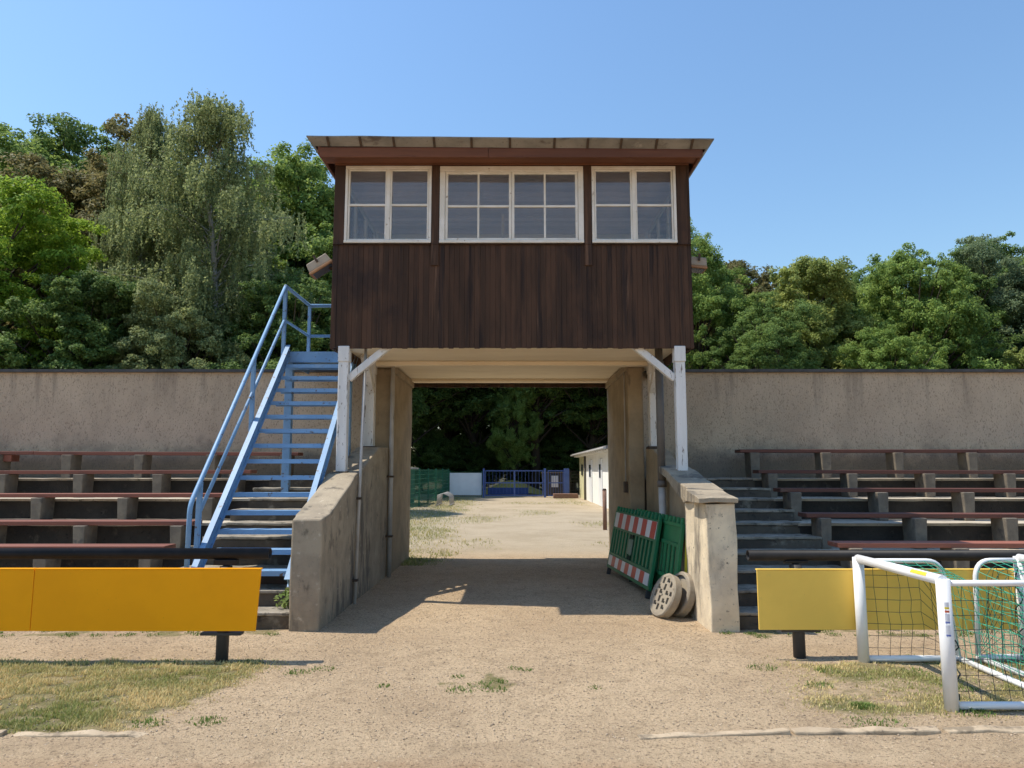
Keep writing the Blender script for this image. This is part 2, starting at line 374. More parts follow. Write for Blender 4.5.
def line_grid(name, xs, ys, z_add, m, attrs):
    nx, ny = len(xs), len(ys)
    co = np.zeros((ny, nx, 3), 'f4'); at = {k: np.zeros((ny, nx), 'f4') for k in attrs}
    for j, y in enumerate(ys):
        for i, x in enumerate(xs):
            co[j, i] = (x, y, hgt(x, y) + z_add)
            for k, f in attrs.items(): at[k][j, i] = f(x, y)
    idx = np.arange(nx * ny).reshape(ny, nx)
    q = np.stack([idx[:-1, :-1], idx[:-1, 1:], idx[1:, 1:], idx[1:, :-1]], -1).reshape(-1, 4)
    me = mesh_np(name, co.reshape(-1, 3), q)
    for k in attrs:
        a = me.attributes.new(k, 'FLOAT', 'POINT'); a.data.foreach_set('value', at[k].reshape(-1))
    me.polygons.foreach_set('use_smooth', np.ones(len(q), bool))
    me.materials.append(mat[m]); o = bpy.data.objects.new(name, me); COL.objects.link(o); return struct(o)
def mesh_np(name, verts, faces):
    me = bpy.data.meshes.new(name); n = len(faces); k = faces.shape[1]
    me.vertices.add(len(verts)); me.vertices.foreach_set('co', np.ascontiguousarray(verts, 'f4').reshape(-1))
    me.loops.add(n * k); me.loops.foreach_set('vertex_index', np.ascontiguousarray(faces, 'i4').reshape(-1))
    me.polygons.add(n); me.polygons.foreach_set('loop_start', np.arange(0, n * k, k, dtype='i4'))
    me.update(calc_edges=True); return me
xs = sorted(set([-1500, -400, -120, -60, -35, -24, -16, -12, -10] + [round(-9 + .09 * i, 3) for i in range(201)] + [10, 12, 16, 24, 35, 60, 120, 400, 1500]))
ys = sorted(set([-300, -60, -20, -8, 0, 1.5, 2.5] + [round(3.0 + .07 * i, 3) for i in range(66)] + [round(7.65 + .16 * i, 3) for i in range(46)] + [round(15.5 + .9 * i, 2) for i in range(40)] + [56, 65, 80, 120, 250, 600, 1800]))
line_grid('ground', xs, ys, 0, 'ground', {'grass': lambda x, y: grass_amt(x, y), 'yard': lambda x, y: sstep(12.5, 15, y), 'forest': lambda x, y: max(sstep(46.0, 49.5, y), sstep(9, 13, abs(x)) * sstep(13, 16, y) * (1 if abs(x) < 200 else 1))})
tr_y = [y for y in ys if y <= 4.47]
trk = line_grid('running_track', xs, tr_y, .004, 'track', {'edge': lambda x, y: sstep(3.75, 4.42, y)})
for v in trk.data.vertices:                    # its ragged edge fades into the sandy ground
    if abs(v.co.y - tr_y[-1]) < .005: v.co.y += .09 * noise.noise(Vector((v.co.x * 2.5, 1, 3))); v.co.z -= .0035

# ------------------------------------------------------------------ terraces
TY = [7.70, 8.52, 9.34, 10.17, 11.00]; TZ = [.34, .63, .915, 1.195, 1.47]
def terrace(side, label):
    t = thing('concrete_terrace', label, 'terrace', (side * 6, 10, 0))
    def X(a, b): return (min(side * a, side * b), max(side * a, side * b))
    # seating tiers: dark risers each with a worn slab, sunlight put into its pale colour
    for k in range(5):
        y1 = TY[k + 1] if k < 4 else 11.985
        x0, x1 = X(3.70, 17.0)
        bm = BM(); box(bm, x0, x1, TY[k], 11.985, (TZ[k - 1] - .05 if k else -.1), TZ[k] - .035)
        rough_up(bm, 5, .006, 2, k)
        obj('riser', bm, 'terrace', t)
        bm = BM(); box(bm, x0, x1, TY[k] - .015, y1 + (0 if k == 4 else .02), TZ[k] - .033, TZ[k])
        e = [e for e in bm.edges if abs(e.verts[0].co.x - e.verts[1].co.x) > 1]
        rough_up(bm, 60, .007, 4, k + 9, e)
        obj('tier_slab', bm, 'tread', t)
    # the flight of half steps beside the gateway
    sy = [7.40, 7.72, 8.10, 8.52, 8.93, 9.34, 9.75, 10.17, 10.58, 11.0]; sz = [.17, .335, .49, .635, .78, .92, 1.06, 1.20, 1.335, 1.475]
    for k in range(10):
        x0, x1 = X(2.235, 3.70 + (.03 if k % 2 else .12))
        bm = BM(); box(bm, x0, x1, sy[k], 11.98, (sz[k - 1] - .04 if k else -.1), sz[k] - .034)
        e = [e for e in bm.edges if abs(e.verts[0].co.x - e.verts[1].co.x) > 1]
        rough_up(bm, 22, .011, 4, k + 20 + side, e)
        obj('step', bm, 'terrace_step', t, .008)
        bm = BM(); box(bm, x0, x1, sy[k] - .012, (sy[k + 1] + .03 if k < 9 else 11.98), sz[k] - .032, sz[k] + .002)
        e = [e for e in bm.edges if abs(e.verts[0].co.x - e.verts[1].co.x) > 1]; rough_up(bm, 22, .009, 5, k + 40 + side, e)
        obj('step_slab', bm, 'step_top', t, .008)  # added top slab, coloured paler so the step tops look lit
    return t
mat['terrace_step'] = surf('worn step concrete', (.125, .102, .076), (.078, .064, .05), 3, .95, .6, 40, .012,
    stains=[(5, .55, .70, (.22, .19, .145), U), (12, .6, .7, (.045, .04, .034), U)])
mat['step_top'] = surf('worn step top with painted light', (.36, .315, .25), (.22, .195, .155), 4, .95, .6, 40, .012, stains=[(7, .52, .66, (.10, .09, .07), U), (22, .6, .7, (.08, .07, .06), U)])
terrace(-1, 'stepped grey concrete terrace left of the gateway, below the blue stairs')
terrace(1, 'stepped grey concrete terrace right of the gateway, beside the green barriers')

# back walls of the stand
def stand_wall(x0, x1, label):
    t = thing('stand_wall', label, 'wall', ((x0 + x1) / 2, 12.15, 0))
    bm = BM(); box(bm, x0, x1, 12.0, 12.32, -.1, 3.25)
    obj('wall_body', bm, 'wall', t)
    bm = BM(); box(bm, x0 - .0, x1 + .0, 11.94, 12.38, 3.252, 3.30); rough = [e for e in bm.edges if abs(e.verts[0].co.x - e.verts[1].co.x) > 1]
    rough_up(bm, 30, .006, 1.2, 3, rough)
    obj('coping', bm, 'cap_metal', t)
stand_wall(-17.5, -2.165, 'long roughcast wall behind the benches left of the gateway')
stand_wall(2.045, 17.5, 'long roughcast wall behind the benches right of the gateway')

# ------------------------------------------------------------------ benches
BY = [8.30, 9.13, 9.97, 10.80, 11.64]; BZ = [.745, .965, 1.275, 1.59, 1.895]
row_words = ['lowest bench', 'second bench from the bottom', 'middle bench', 'second bench from the top', 'topmost bench']
def bench(side, k):
    rng = random.Random(40 + k + side * 7)
    xe = 3.92 if side < 0 else 3.68
    if side < 0: xe = [3.92, 3.98, 3.95, 3.90, 3.45][k]
    y, z, tz = BY[k], (BZ[k] if side < 0 else [.78, 1.06, 1.35, 1.60, 1.93][k]), TZ[k]
    where = 'left' if side < 0 else 'right'
    extra = {0: ', just above the black rail', 4: ', against the roughcast wall'}.get(k, '')
    t = thing('terrace_bench', f'{row_words[k]} on the {where} terrace, red brown planks on blocks{extra}', 'bench',
              (side * (xe + 5), y, tz), f'plank benches on the {where} terrace')
    x = xe; bm = BM(); first = True; n = 0
    while x < 16:                       # plank lengths butted end to end
        L = rng.uniform(3.6, 4.6)
        a, b = side * x, side * min(16, x + L - .006)
        dz = rng.uniform(-.014, .010)
        hexa(bm, [(min(a, b), y - .13, z - .052), (max(a, b), y - .13, z - .052 + dz), (max(a, b), y + .15, z - .052 + dz), (min(a, b), y + .15, z - .052),
                  (min(a, b), y - .13, z), (max(a, b), y - .13, z + dz), (max(a, b), y + .15, z + dz), (min(a, b), y + .15, z)])
        x += L
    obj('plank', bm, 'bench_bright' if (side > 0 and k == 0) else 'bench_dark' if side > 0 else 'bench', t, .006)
    x = xe + .20; n = 0; last = 11.2
    while x < last:
        xx = side * x + rng.uniform(-.02, .02); w = rng.uniform(.068, .082)
        ww = w * .84
        bm = BM(); hexa(bm, [(xx - ww, y - .185, tz - .002), (xx + ww, y - .185, tz - .002), (xx + ww, y + .10, tz - .002), (xx - ww, y + .10, tz - .002),
                             (xx - w, y - .20, z - .053), (xx + w, y - .20, z - .053), (xx + w, y + .10, z - .053), (xx - w, y + .10, z - .053)])
        s = obj('support', bm, 'support', t, .01)
        if side < 0 and rng.random() < .12:
            bm = BM(); box(bm, xx + w + .002, xx + w + .13, y - .10, y + .10, z - .16, z - .053); obj('spacer_block', bm, 'bench', t, .004)
        x += 1.165; n += 1
for side in (-1, 1):
    for k in range(5): bench(side, k)

# ------------------------------------------------------------------ gateway walls
def parapet(side, label):
    t = thing('parapet_wall', label, 'wall', (side * 2.08, 9.2, 0))
    x0, x1 = (-2.23, -1.92) if side < 0 else (1.97, 2.27)
    if side < 0:
        poly = [(7.30, -.1), (7.30, 1.10), (7.62, 1.14), (8.55, 1.44), (8.8, 1.54), (9.25, 1.615), (9.7, 1.75), (10.4, 1.93), (11.095, 1.95), (11.095, -.1)]
        bm = BM(); prism(bm, poly, 'x', x0, x1)
        for v in bm.verts:
            if v.co.x < -2.1 and v.co.y > 7.5: v.co.x -= .045
        rough_up(bm, 3, .012, 2.2, 2)
        obj('wall_body', bm, 'concrete', t, .02)
        return t
    bm = BM(); prism(bm, [(8.0, -.1), (8.0, 1.22), (8.6, 1.42), (9.0, 1.53), (9.7, 1.68), (10.4, 1.90), (10.995, 1.92), (10.995, -.1)], 'x', 2.06, 2.27)
    rough_up(bm, 3, .008, 2.2, 5); obj('wall_body', bm, 'brownrender', t, .01)
    bm = BM(); prism(bm, [(1.975, 7.30), (2.27, 7.30), (2.275, 8.35), (2.07, 8.35), (1.975, 8.2)], 'z', -.1, 1.26)
    rough_up(bm, 7, .018, 3.2, 7); obj('pier', bm, 'pier', t, .012)
    bm = BM(); hexa(bm, [(1.885, 7.26, 1.266), (2.29, 7.26, 1.266), (2.29, 7.80, 1.266), (1.885, 7.80, 1.266), (1.885, 7.26, 1.315), (2.29, 7.26, 1.31), (2.28, 7.80, 1.385), (1.885, 7.80, 1.39)])
    rough_up(bm, 6, .018, 5, 8); obj('cap_slab', bm, 'concrete', t, .008)
    bm = BM(); prism(bm, [(7.81, 1.265), (7.81, 1.385), (8.5, 1.495), (9.0, 1.60), (9.5, 1.66), (9.5, 1.57), (9.0, 1.50), (8.6, 1.38), (8.1, 1.23)], 'x', 1.93, 2.31)
    rough_up(bm, 3, .008, 4, 9); obj('coping', bm, 'concrete', t, .012)
    return t
parapet(-1, 'sloping grey concrete parapet wall below the blue stairs, white pipes on it')
parapet(1, 'pale concrete parapet wall with cap slab, behind the green barriers')

def pillar(x0, x1, y0, y1, label):
    t = thing('gate_pillar', label, 'pillar', ((x0 + x1) / 2, (y0 + y1) / 2, 0))
    bm = BM(); box(bm, x0, x1, y0, y1, -.1, 3.20); rough_up(bm, 6, .014, 1.5, 4)
    obj('shaft', bm, 'brownrender', t, .025)
    bm = BM(); box(bm, x0 - .04, x1 + .04, y0 + .03, y1, 3.13, 3.245); obj('pillar_head', bm, 'brownrender', t, .02)
    return t
pl = pillar(-2.16, -1.88, 11.1, 13.3, 'brown rendered pillar left of the passage, cracked, beside the pale pipe')
pr = pillar(1.80, 2.04, 11.0, 13.4, 'brown rendered pillar right of the passage, carrying a thin cable')

# ------------------------------------------------------------------ the cabin on posts
cab = thing('viewing_cabin', 'dark brown boarded cabin with white windows, on white posts above the gateway', 'cabin', (0, 11.1, 3.15))
F0, F1 = 8.96, 13.3; XL, XR = -2.33, 2.33
bm = BM(); box(bm, XL + .03, XR - .03, F0 + .045, F1, 3.27, 3.42); obj('floor_slab', bm, 'ceiling', cab)
bm = BM(); box(bm, XL + .06, XR - .06, F0 + .12, F1 - .06, 3.422, 3.44); obj('bounce_floor', bm, 'inside_wall', cab)  # unseen pale floor, added to throw light up at the ceiling
bm = BM(); box(bm, XL + .03, XR - .03, 10.85, 11.05, 3.20, 3.268); box(bm, XL + .03, XR - .03, 13.0, 13.25, 3.22, 3.268); obj('floor_beam', bm, 'ceiling', cab, .008)
rng = random.Random(5)
def boards(bm, a, b, z0, z1, put, wmean=.092):
    ly = bm.faces.layers.float.get('rnd') or bm.faces.layers.float.new('rnd'); x = a
    while x < b - .02:
        w = min(wmean * rng.uniform(.93, 1.07), b - x)
        if b - x - w < .03: w = b - x
        n0 = len(bm.faces); put(bm, x + .0008, x + w - .0008, z0 + rng.uniform(-.008, .004), z1, rng.uniform(0, .008)); bm.faces.ensure_lookup_table()
        r = rng.random()
        for f in bm.faces[n0:]: f[ly] = r
        x += w
SILL = 4.53; WT = 5.585
bm = BM(); boards(bm, XL, XR, 3.15, SILL - .02, lambda m, a, b, z0, z1, d: box(m, a, b, F0 - d * .7, F0 + .03, z0, z1), .066); obj('front_cladding', bm, 'cladding', cab, .0015, seg=1)
bm = BM(); box(bm, XL + .01, XR - .01, F0 + .031, F0 + .042, 3.16, SILL - .02); obj('front_backing', bm, 'cladding', cab)
for sx in (-1, 1):
    X = XL if sx < 0 else XR
    bm = BM()
    def put(m, a, b, z0, z1, d): box(m, min(X, X + sx * .0), max(X, X - sx * .0), a, b, z0, z1)
    def puts(m, a, b, z0, z1, d, X=X, sx=sx):
        p, q = X - sx * .032 , X + sx * (.002 + d); box(m, min(p, q), max(p, q), a, b, z0, z1)
    boards(bm, F0 + .033, F1, 3.15, SILL - .02, puts)
    boards(bm, F0 + .033, 9.35, SILL - .02, WT, puts); boards(bm, 11.55, F1, SILL - .02, WT, puts)
    obj('side_cladding', bm, 'cladding', cab)
    # side window, widened to let more light into the cabin
    wn = BM()
    for (y0, y1, z0, z1) in ((9.36, 11.54, SILL, SILL + .06), (9.36, 11.54, WT - .07, WT), (9.36, 9.43, SILL, WT), (11.47, 11.54, SILL, WT), (10.06, 10.13, SILL, WT), (10.77, 10.84, SILL, WT)):
        p, q = X - sx * .05, X + sx * .015; box(wn, min(p, q), max(p, q), y0, y1, z0 + (.061 if z1 - z0 > .5 else 0), z1 - (.071 if z1 - z0 > .5 else 0))
    w = obj('window', wn, 'window_paint', cab, .004)
    gb = BM(); box(gb, X - sx * .02 - .002, X - sx * .02 + .002, 9.43, 11.47, SILL + .06, WT - .07); obj('pane', gb, 'glass', w)
bm = BM(); rear = lambda m, a, b, z0, z1, d: box(m, a, b, F1 + .002, F1 + .03 + d, z0, z1)
boards(bm, XL, XR, 3.15, 4.00, rear); boards(bm, XL, -2.0, 4.002, 5.50, rear); boards(bm, 2.0, XR, 4.002, 5.50, rear); boards(bm, XL, XR, 5.502, WT + .02, rear); obj('rear_cladding', bm, 'cladding', cab)
bm = BM()  # rear window: unseen, added to let light into the cabin
for x0, x1, z0, z1 in ((-2.0, 2.0, 4.01, 4.07), (-2.0, 2.0, 5.43, 5.49), (-2.0, -1.94, 4.071, 5.429), (1.94, 2.0, 4.071, 5.429), (-.69, -.63, 4.071, 5.429), (.63, .69, 4.071, 5.429)): box(bm, x0, x1, F1 - .045, F1 + .02, z0, z1)
w = obj('window', bm, 'window_paint', cab, .004); bm = BM(); box(bm, -1.94, 1.94, F1 - .012, F1 - .008, 4.07, 5.43); obj('pane', bm, 'glass', w)
# front corner and mullion posts
bm = BM(); boards(bm, XL, -2.19, SILL - .018, WT, lambda m, a, b, z0, z1, d: box(m, a, b, F0 - .012, F0 + .10, SILL - .018, z1), .15); obj('corner_post', bm, 'cladding', cab, .004)
bm = BM(); boards(bm, 2.155, XR, SILL - .018, WT, lambda m, a, b, z0, z1, d: box(m, a, b, F0 - .012, F0 + .10, SILL - .018, z1), .15); obj('corner_post', bm, 'cladding', cab, .004)
for a, b in ((-1.052, -.952), (.942, 1.042)):
    bm = BM(); boards(bm, a, b, 4.05, WT, lambda m, a, b, z0, z1, d: box(m, a, b, F0 - .024, F0 + .10, SILL - .30, z1), .12); obj('mullion_post', bm, 'cladding', cab, .004)
bm = BM(); box(bm, XL, XR, F0 - .03, F0 + .10, SILL - .022, SILL - .019 + .0); obj('sill_strip', bm, 'cladding', cab)
# windows: frame > sash > panes
def window(x0, x1, z0, z1, fw, two_bars, y=F0):
    bm = BM(); D0, D1 = y - .018, y + .07
    box(bm, x0, x1, D0, D1, z1 - fw[0], z1); box(bm, x0, x1, D0 - .012, D1, z0, z0 + .035)
    box(bm, x0, x0 + fw[1], D0, D1, z0 + .036, z1 - fw[0] - .001); box(bm, x1 - fw[1], x1, D0, D1, z0 + .036, z1 - fw[0] - .001)
    w = obj('window', bm, 'window_paint', cab, .004)
    xm = (x0 + x1) / 2
    md = .002 if two_bars else .022
    if not two_bars:
        bm = BM(); box(bm, xm - .0215, xm + .0215, y - .012, y + .06, z0 + .037, z1 - fw[0] - .001); obj('mullion', bm, 'window_paint', w, .003)
    for a, b in ((x0 + fw[1] + .003, xm - md), (xm + md, x1 - fw[1] - .003)):
        zz0, zz1 = z0 + .039, z1 - fw[0] - .003; st = .034 if two_bars else .022
        bm = BM(); S0, S1 = y + .0, y + .05
        box(bm, a, b, S0, S1, zz0, zz0 + st); box(bm, a, b, S0, S1, zz1 - st * .8, zz1)
        box(bm, a, a + st, S0, S1, zz0 + st, zz1 - st * .8); box(bm, b - st, b, S0, S1, zz0 + st, zz1 - st * .8)
        zm = (zz0 + zz1) / 2; box(bm, a + st, b - st, S0 + .006, S1 - .006, zm - .014, zm + .014)
        if two_bars:
            c = (a + b) / 2; box(bm, c - .013, c + .013, S0 + .008, S1 - .008, zz0 + st, zm - .0145); box(bm, c - .013, c + .013, S0 + .008, S1 - .008, zm + .0145, zz1 - st * .8)
        obj('sash', bm, 'window_paint', w, .003)
        bm = BM(); tilt = rng.uniform(-.004, .004)
        hexa(bm, [(a + st, y + .024, zz0 + st), (b - st, y + .024 + tilt, zz0 + st), (b - st, y + .027 + tilt, zz0 + st), (a + st, y + .027, zz0 + st),
                  (a + st, y + .024, zz1 - st * .8), (b - st, y + .024 + tilt, zz1 - st * .8), (b - st, y + .027 + tilt, zz1 - st * .8), (a + st, y + .027, zz1 - st * .8)])
        obj('pane', bm, 'glass', w)
window(-2.188, -1.055, SILL, WT - .005, (.040, .034), False)
window(-.948, .938, SILL, WT - .01, (.070, .070), True)
window(1.045, 2.152, SILL, WT - .01, (.040, .034), False)
# lining inside
bm = BM(); 
for x0, x1, z0, z1 in ((XL + .05, XR - .05, 3.43, 4.005), (XL + .05, XR - .05, 5.495, 5.60), (XL + .05, -2.005, 4.006, 5.494), (2.005, XR - .05, 4.006, 5.494)): box(bm, x0, x1, F1 - .05, F1 - .01, z0, z1)
obj('inner_wall', bm, 'inside_wall', cab)
for sx in (-1, 1):
    X = XL if sx < 0 else XR; p, q = X - sx * .035, X - sx * .055
    bm = BM()
    for (y0, y1, z0, z1) in ((F0 + .11, F1 - .051, 3.43, SILL), (F0 + .11, 9.35, SILL, 5.60), (11.55, F1 - .051, SILL, 5.60)): box(bm, min(p, q), max(p, q), y0, y1, z0, z1)
    obj('inner_wall', bm, 'inside_wall', cab)
bm = BM(); ly = bm.faces.layers.float.new('rnd'); y = F0 + .11
while y < F1 - .06:
    n0 = len(bm.faces); box(bm, XL + .03, XR - .03, y, y + .115, 5.605 + rng.uniform(0, .004), 5.62); bm.faces.ensure_lookup_table(); r = rng.random()
    for f in bm.faces[n0:]: f[ly] = r
    y += .12
obj('inner_ceiling', bm, 'inside_ceiling', cab)
bm = BM(); box(bm, XL + .06, XR - .06, 11.75, 11.85, 5.45, 5.604); obj('ceiling_beam', bm, 'inside_wall', cab)
bm = BM(); box(bm, -.16, -.12, 10.56, 10.60, 3.43, 5.53); obj('inner_post', bm, 'window_paint', cab)
bm = BM(); tube(bm, [(-1.6, 13.2, 5.22), (2.1, 13.2, 5.22)], .02, 8); obj('inner_rail', bm, 'window_paint', cab)
bm = BM(); box(bm, XL + .06, XR - .06, 9.1, 9.5, 4.28, 4.32); obj('desk_shelf', bm, 'inside_wall', cab)
# roof
rf = BM(); hexa(rf, [(-2.62, 8.56, 5.745), (2.575, 8.56, 5.72), (2.575, 13.6, 5.86), (-2.62, 13.6, 5.885), (-2.62, 8.56, 5.775), (2.575, 8.56, 5.75), (2.575, 13.6, 5.89), (-2.62, 13.6, 5.915)])
for v in rf.verts:
    if abs(v.co.x) > 2.4: v.co.x *= .980
roof = obj('roof', rf, 'felt', cab)
bm = BM(); hexa(bm, [(-2.60, 8.60, 5.728), (2.555, 8.60, 5.703), (2.555, 13.55, 5.84), (-2.60, 13.55, 5.865), (-2.60, 8.60, 5.743), (2.555, 8.60, 5.718), (2.555, 13.55, 5.857), (-2.60, 13.55, 5.88)])
for v in bm.verts: v.co.x *= .980
obj('soffit_boards', bm, 'fascia', roof)
for x, dz in ((-2.455, 0), (2.41, -.035)):
    bm = BM(); hexa(bm, [(x - .015, 8.60, 5.60 + dz), (x + .015, 8.60, 5.60 + dz), (x + .015, 13.55, 5.73 + dz), (x - .015, 13.55, 5.73 + dz), (x - .015, 8.60, 5.727 + dz), (x + .015, 8.60, 5.727 + dz), (x + .015, 13.55, 5.86 + dz), (x - .015, 13.55, 5.86 + dz)])
    obj('barge_board', bm, 'fascia', roof, .004)
bm = BM(); box(bm, -2.44, -.3, 8.585, 8.612, 5.535, 5.668); box(bm, -.297, 2.40, 8.583, 8.612, 5.532, 5.655); obj('fascia_board', bm, 'fascia', roof, .005)
bm = BM(); box(bm, -2.44, 2.40, 8.614, F0 - .03, 5.603, 5.62); obj('soffit_panel', bm, 'fascia', roof, .003)
bm = BM(); box(bm, XL, XR, F0 - .028, F0 + .10, WT + .003, 5.70); obj('wall_plate', bm, 'fascia', cab, .006)
# weathered metal verge turned in under the roof edge, mitred at the corners, with dark straps on the eaves
EO = [(-2.575, 8.45, 5.742), (2.53, 8.45, 5.702), (2.53, 13.72, 5.85), (-2.575, 13.72, 5.885)]
EI = [(-2.495, 8.56, 5.668), (2.45, 8.56, 5.628), (2.44, 13.6, 5.755), (-2.485, 13.6, 5.787)]
g = BM(); NX = 30
def edge_strip(a, c):
    P0 = [Vector(EO[a]).lerp(Vector(EO[c]), k / NX) for k in range(NX + 1)]; P1 = [Vector(EI[a]).lerp(Vector(EI[c]), k / NX) for k in range(NX + 1)]
    for k in range(NX + 1):
        wv = Vector((0, 0, .007 * noise.noise(Vector((P0[k].x * 1.7, P0[k].y, 2))))); P0[k] += wv; P1[k] += wv * .4
    up = Vector((0, 0, .014))
    q = [[g.verts.new(p) for p in r] for r in (P0, P1, [p + up for p in P1], [p + up for p in P0])]
    for r in range(4):
        for k in range(NX): g.faces.new([q[r][k], q[(r + 1) % 4][k], q[(r + 1) % 4][k + 1], q[r][k + 1]])
    for k in (0, NX): g.faces.new([q[r][k] for r in range(4)])
for a, c in ((0, 1), (1, 2), (3, 0)): edge_strip(a, c)
gut = obj('roof_edge', g, 'gutter', cab)
for px in (330, 362, 395, 435, 472, 510, 554, 587, 620, 655, 690):
    x = (px - 512) / 710 * 9.02; k = (x + 2.575) / 5.1
    p0 = Vector(EO[0]).lerp(Vector(EO[1]), k); p1 = Vector(EI[0]).lerp(Vector(EI[1]), k); p0.x = p1.x = x
    b = BM(); n_ = Vector((0, -.57, -.82)) * .008; beam(b, p0 + n_ + (p0 - p1) * .1, p1 + n_, .03, .008, n_); obj('strap', b, 'strap', gut)
# posts with knee braces
def post(x, y, z0, z1, w, name='post'):
    b = BM(); box(b, x - w / 2, x + w / 2, y - w / 2, y + w / 2, z0, z1 - .20)
    rough_up(b, 4, .005, 5, int(x * 3 + y))
    p = obj(name, b, 'white_paint', cab, .012)
    b = BM(); box(b, x - w / 2 - .008, x + w / 2 + .008, y - w / 2 - .012, y + w / 2 + .008, z1 - .203, z1); obj('post_head', b, 'white_paint', p, .01)
    b = BM(); box(b, x - w / 2 - .035, x + w / 2 + .035, y - w / 2 - .03, y + w / 2 + .03, z0 - .05, z0 + .012); obj('base_plate', b, 'strap', p, .01)
    return p
for sx, x in ((-1, -2.15), (1, 2.145)):
    p = post(x, 9.02, 1.57, 3.175, .128)
    b = BM(); beam(b, (x - sx * .05, 9.055, 2.76), (x - sx * .60, 9.055, 3.225), .09, .085, (0, 1, 0)); obj('brace', b, 'white_paint', cab, .01)
    p = post(x + sx * .03, 10.86, 1.945, 3.27, .15)
    b = BM(); beam(b, (x, 10.78, 2.80), (x, 10.2, 3.26), .10, .10, (1, 0, 0)); obj('brace', b, 'white_paint', cab, .01)

# ------------------------------------------------------------------ blue metal stairs
st = thing('metal_staircase', 'light blue steel staircase with pipe handrail, climbing to the cabin on the left', 'staircase', (-2.85, 9.1, .3))
for i in range(14):
    y, z = 7.75 + .196 * i, .53 + .2005 * i
    b = BM(); box(b, -3.315, -2.36, y, y + .215, z - .006, z); box(b, -3.315, -2.36, y - .006, y - .0005, z - .052, z + .001); box(b, -3.315, -2.36, y + .2155, y + .22, z - .052, z)
    obj('tread', b, 'blue', st)
for x in (-3.34, -2.325):
    b = BM(); lo, hi = Vector((x, 7.58, .426)), Vector((x, 10.50, 3.40))
    beam(b, lo, hi, .012, .13); d = (hi - lo).normalized(); s = d.cross(Vector((0, 0, 1))).normalized(); u = s.cross(d)
    for sg in (1, -1): beam(b, lo + u * sg * .068, hi + u * sg * .068, .064, .010, u)
    obj('stringer', b, 'blue', st)
b = BM(); box(b, -3.40, -2.365, 10.47, 11.78, 3.335, 3.35); box(b, -3.40, -2.365, 10.455, 10.468, 3.19, 3.352); box(b, -3.41, -3.397, 10.47, 11.78, 3.19, 3.35)
obj('landing', b, 'blue', st)
for x in (-3.34, -2.46):
    b = BM(); box(b, x - .055, x + .055, 10.53, 10.63, 1.18, 3.333); q = obj('support_column', b, 'blue', st, .004)
b = BM(); tube(b, [(-3.41, 7.62, .36), (-3.41, 7.62, 1.14)] + arc((-3.41, 7.62, 1.14), (-3.41, 7.62, 1.23), (-3.41, 7.69, 1.31), 4)[1:] + [(-3.41, 10.45, 4.35), (-3.41, 11.74, 4.35), (-2.345, 11.74, 4.35)], .026, 10)
obj('handrail', b, 'blue', st)
b = BM(); tube(b, [(-3.41, 7.84, 1.12), (-3.41, 10.45, 3.83), (-3.41, 11.74, 3.83), (-2.345, 11.74, 3.83)], .021, 10); obj('middle_rail', b, 'blue', st)
for y, z0, z1 in ((7.84, .56, 1.47), (9.28, 2.10, 3.06), (10.45, 3.2, 4.34), (11.74, 3.2, 4.34)):
    b = BM(); box(b, -3.435, -3.385, y - .025, y + .025, z0, z1); obj('rail_post', b, 'blue', st, .004)

# ------------------------------------------------------------------ pipes on the gateway walls
def pipe(name, label, cat, pts, r, m, clips=(), n=12):
    t = thing(name, label, cat, pts[0]); b = BM(); tube(b, pts, r, n); obj('pipe', b, m, t)
    for (x, y, z, dx) in clips:
        b = BM(); box(b, min(x, x + dx) , max(x, x + dx), y - r - .015, y + r + .015, z - .015, z + .015); obj('clip', b, 'strap', t, .003)
pipe('wall_pipe', 'thin white pipe running up the left parapet wall from the ground, nearest the camera', 'pipe',
     [(-1.885, 8.76, -.02), (-1.905, 9.14, 3.27)], .019, 'pipe_grey', [(-1.86, 8.79, .28, -.06), (-1.865, 8.91, 1.25, -.06)])
pipe('wall_pipe', 'pale thicker pipe at the edge of the brown left pillar', 'pipe',
     [(-1.86, 11.0, -.02), (-1.86, 11.0, 3.26)], .034, 'pipe_grey', [(-1.815, 11.0, .6, -.11), (-1.815, 11.0, 1.5, -.11)])
t = thing('drain_pipe', 'dark drainpipe with white lower end, behind the green barriers', 'pipe', (1.97, 9.42, 0))
b = BM(); tube(b, [(1.97, 9.42, 1.42), (1.97, 9.42, 3.27)], .052, 14); obj('upper_pipe', b, 'pipe_dark', t)
b = BM(); tube(b, [(1.97, 9.42, -.02), (1.97, 9.42, 1.42)], .047, 14); obj('lower_pipe', b, 'pipe_grey', t)
for z in (1.42, 3.0):
    b = BM(); tube(b, [(1.97, 9.42, z - .04), (1.97, 9.42, z + .04)], .062, 14); obj('collar', b, 'pipe_dark', t)
t = thing('switch_box', 'small dark switch box on the right pillar below its cable', 'switch box', (1.79, 11.25, 1.3))
b = BM(); box(b, 1.745, 1.797, 11.12, 11.24, 1.25, 1.42); obj('casing', b, 'strap', t, .006)
b = BM(); tube(b, [(1.775, 11.18, 1.42), (1.778, 11.18, 3.2)], .011, 8); obj('cable', b, 'pipe_grey', t)

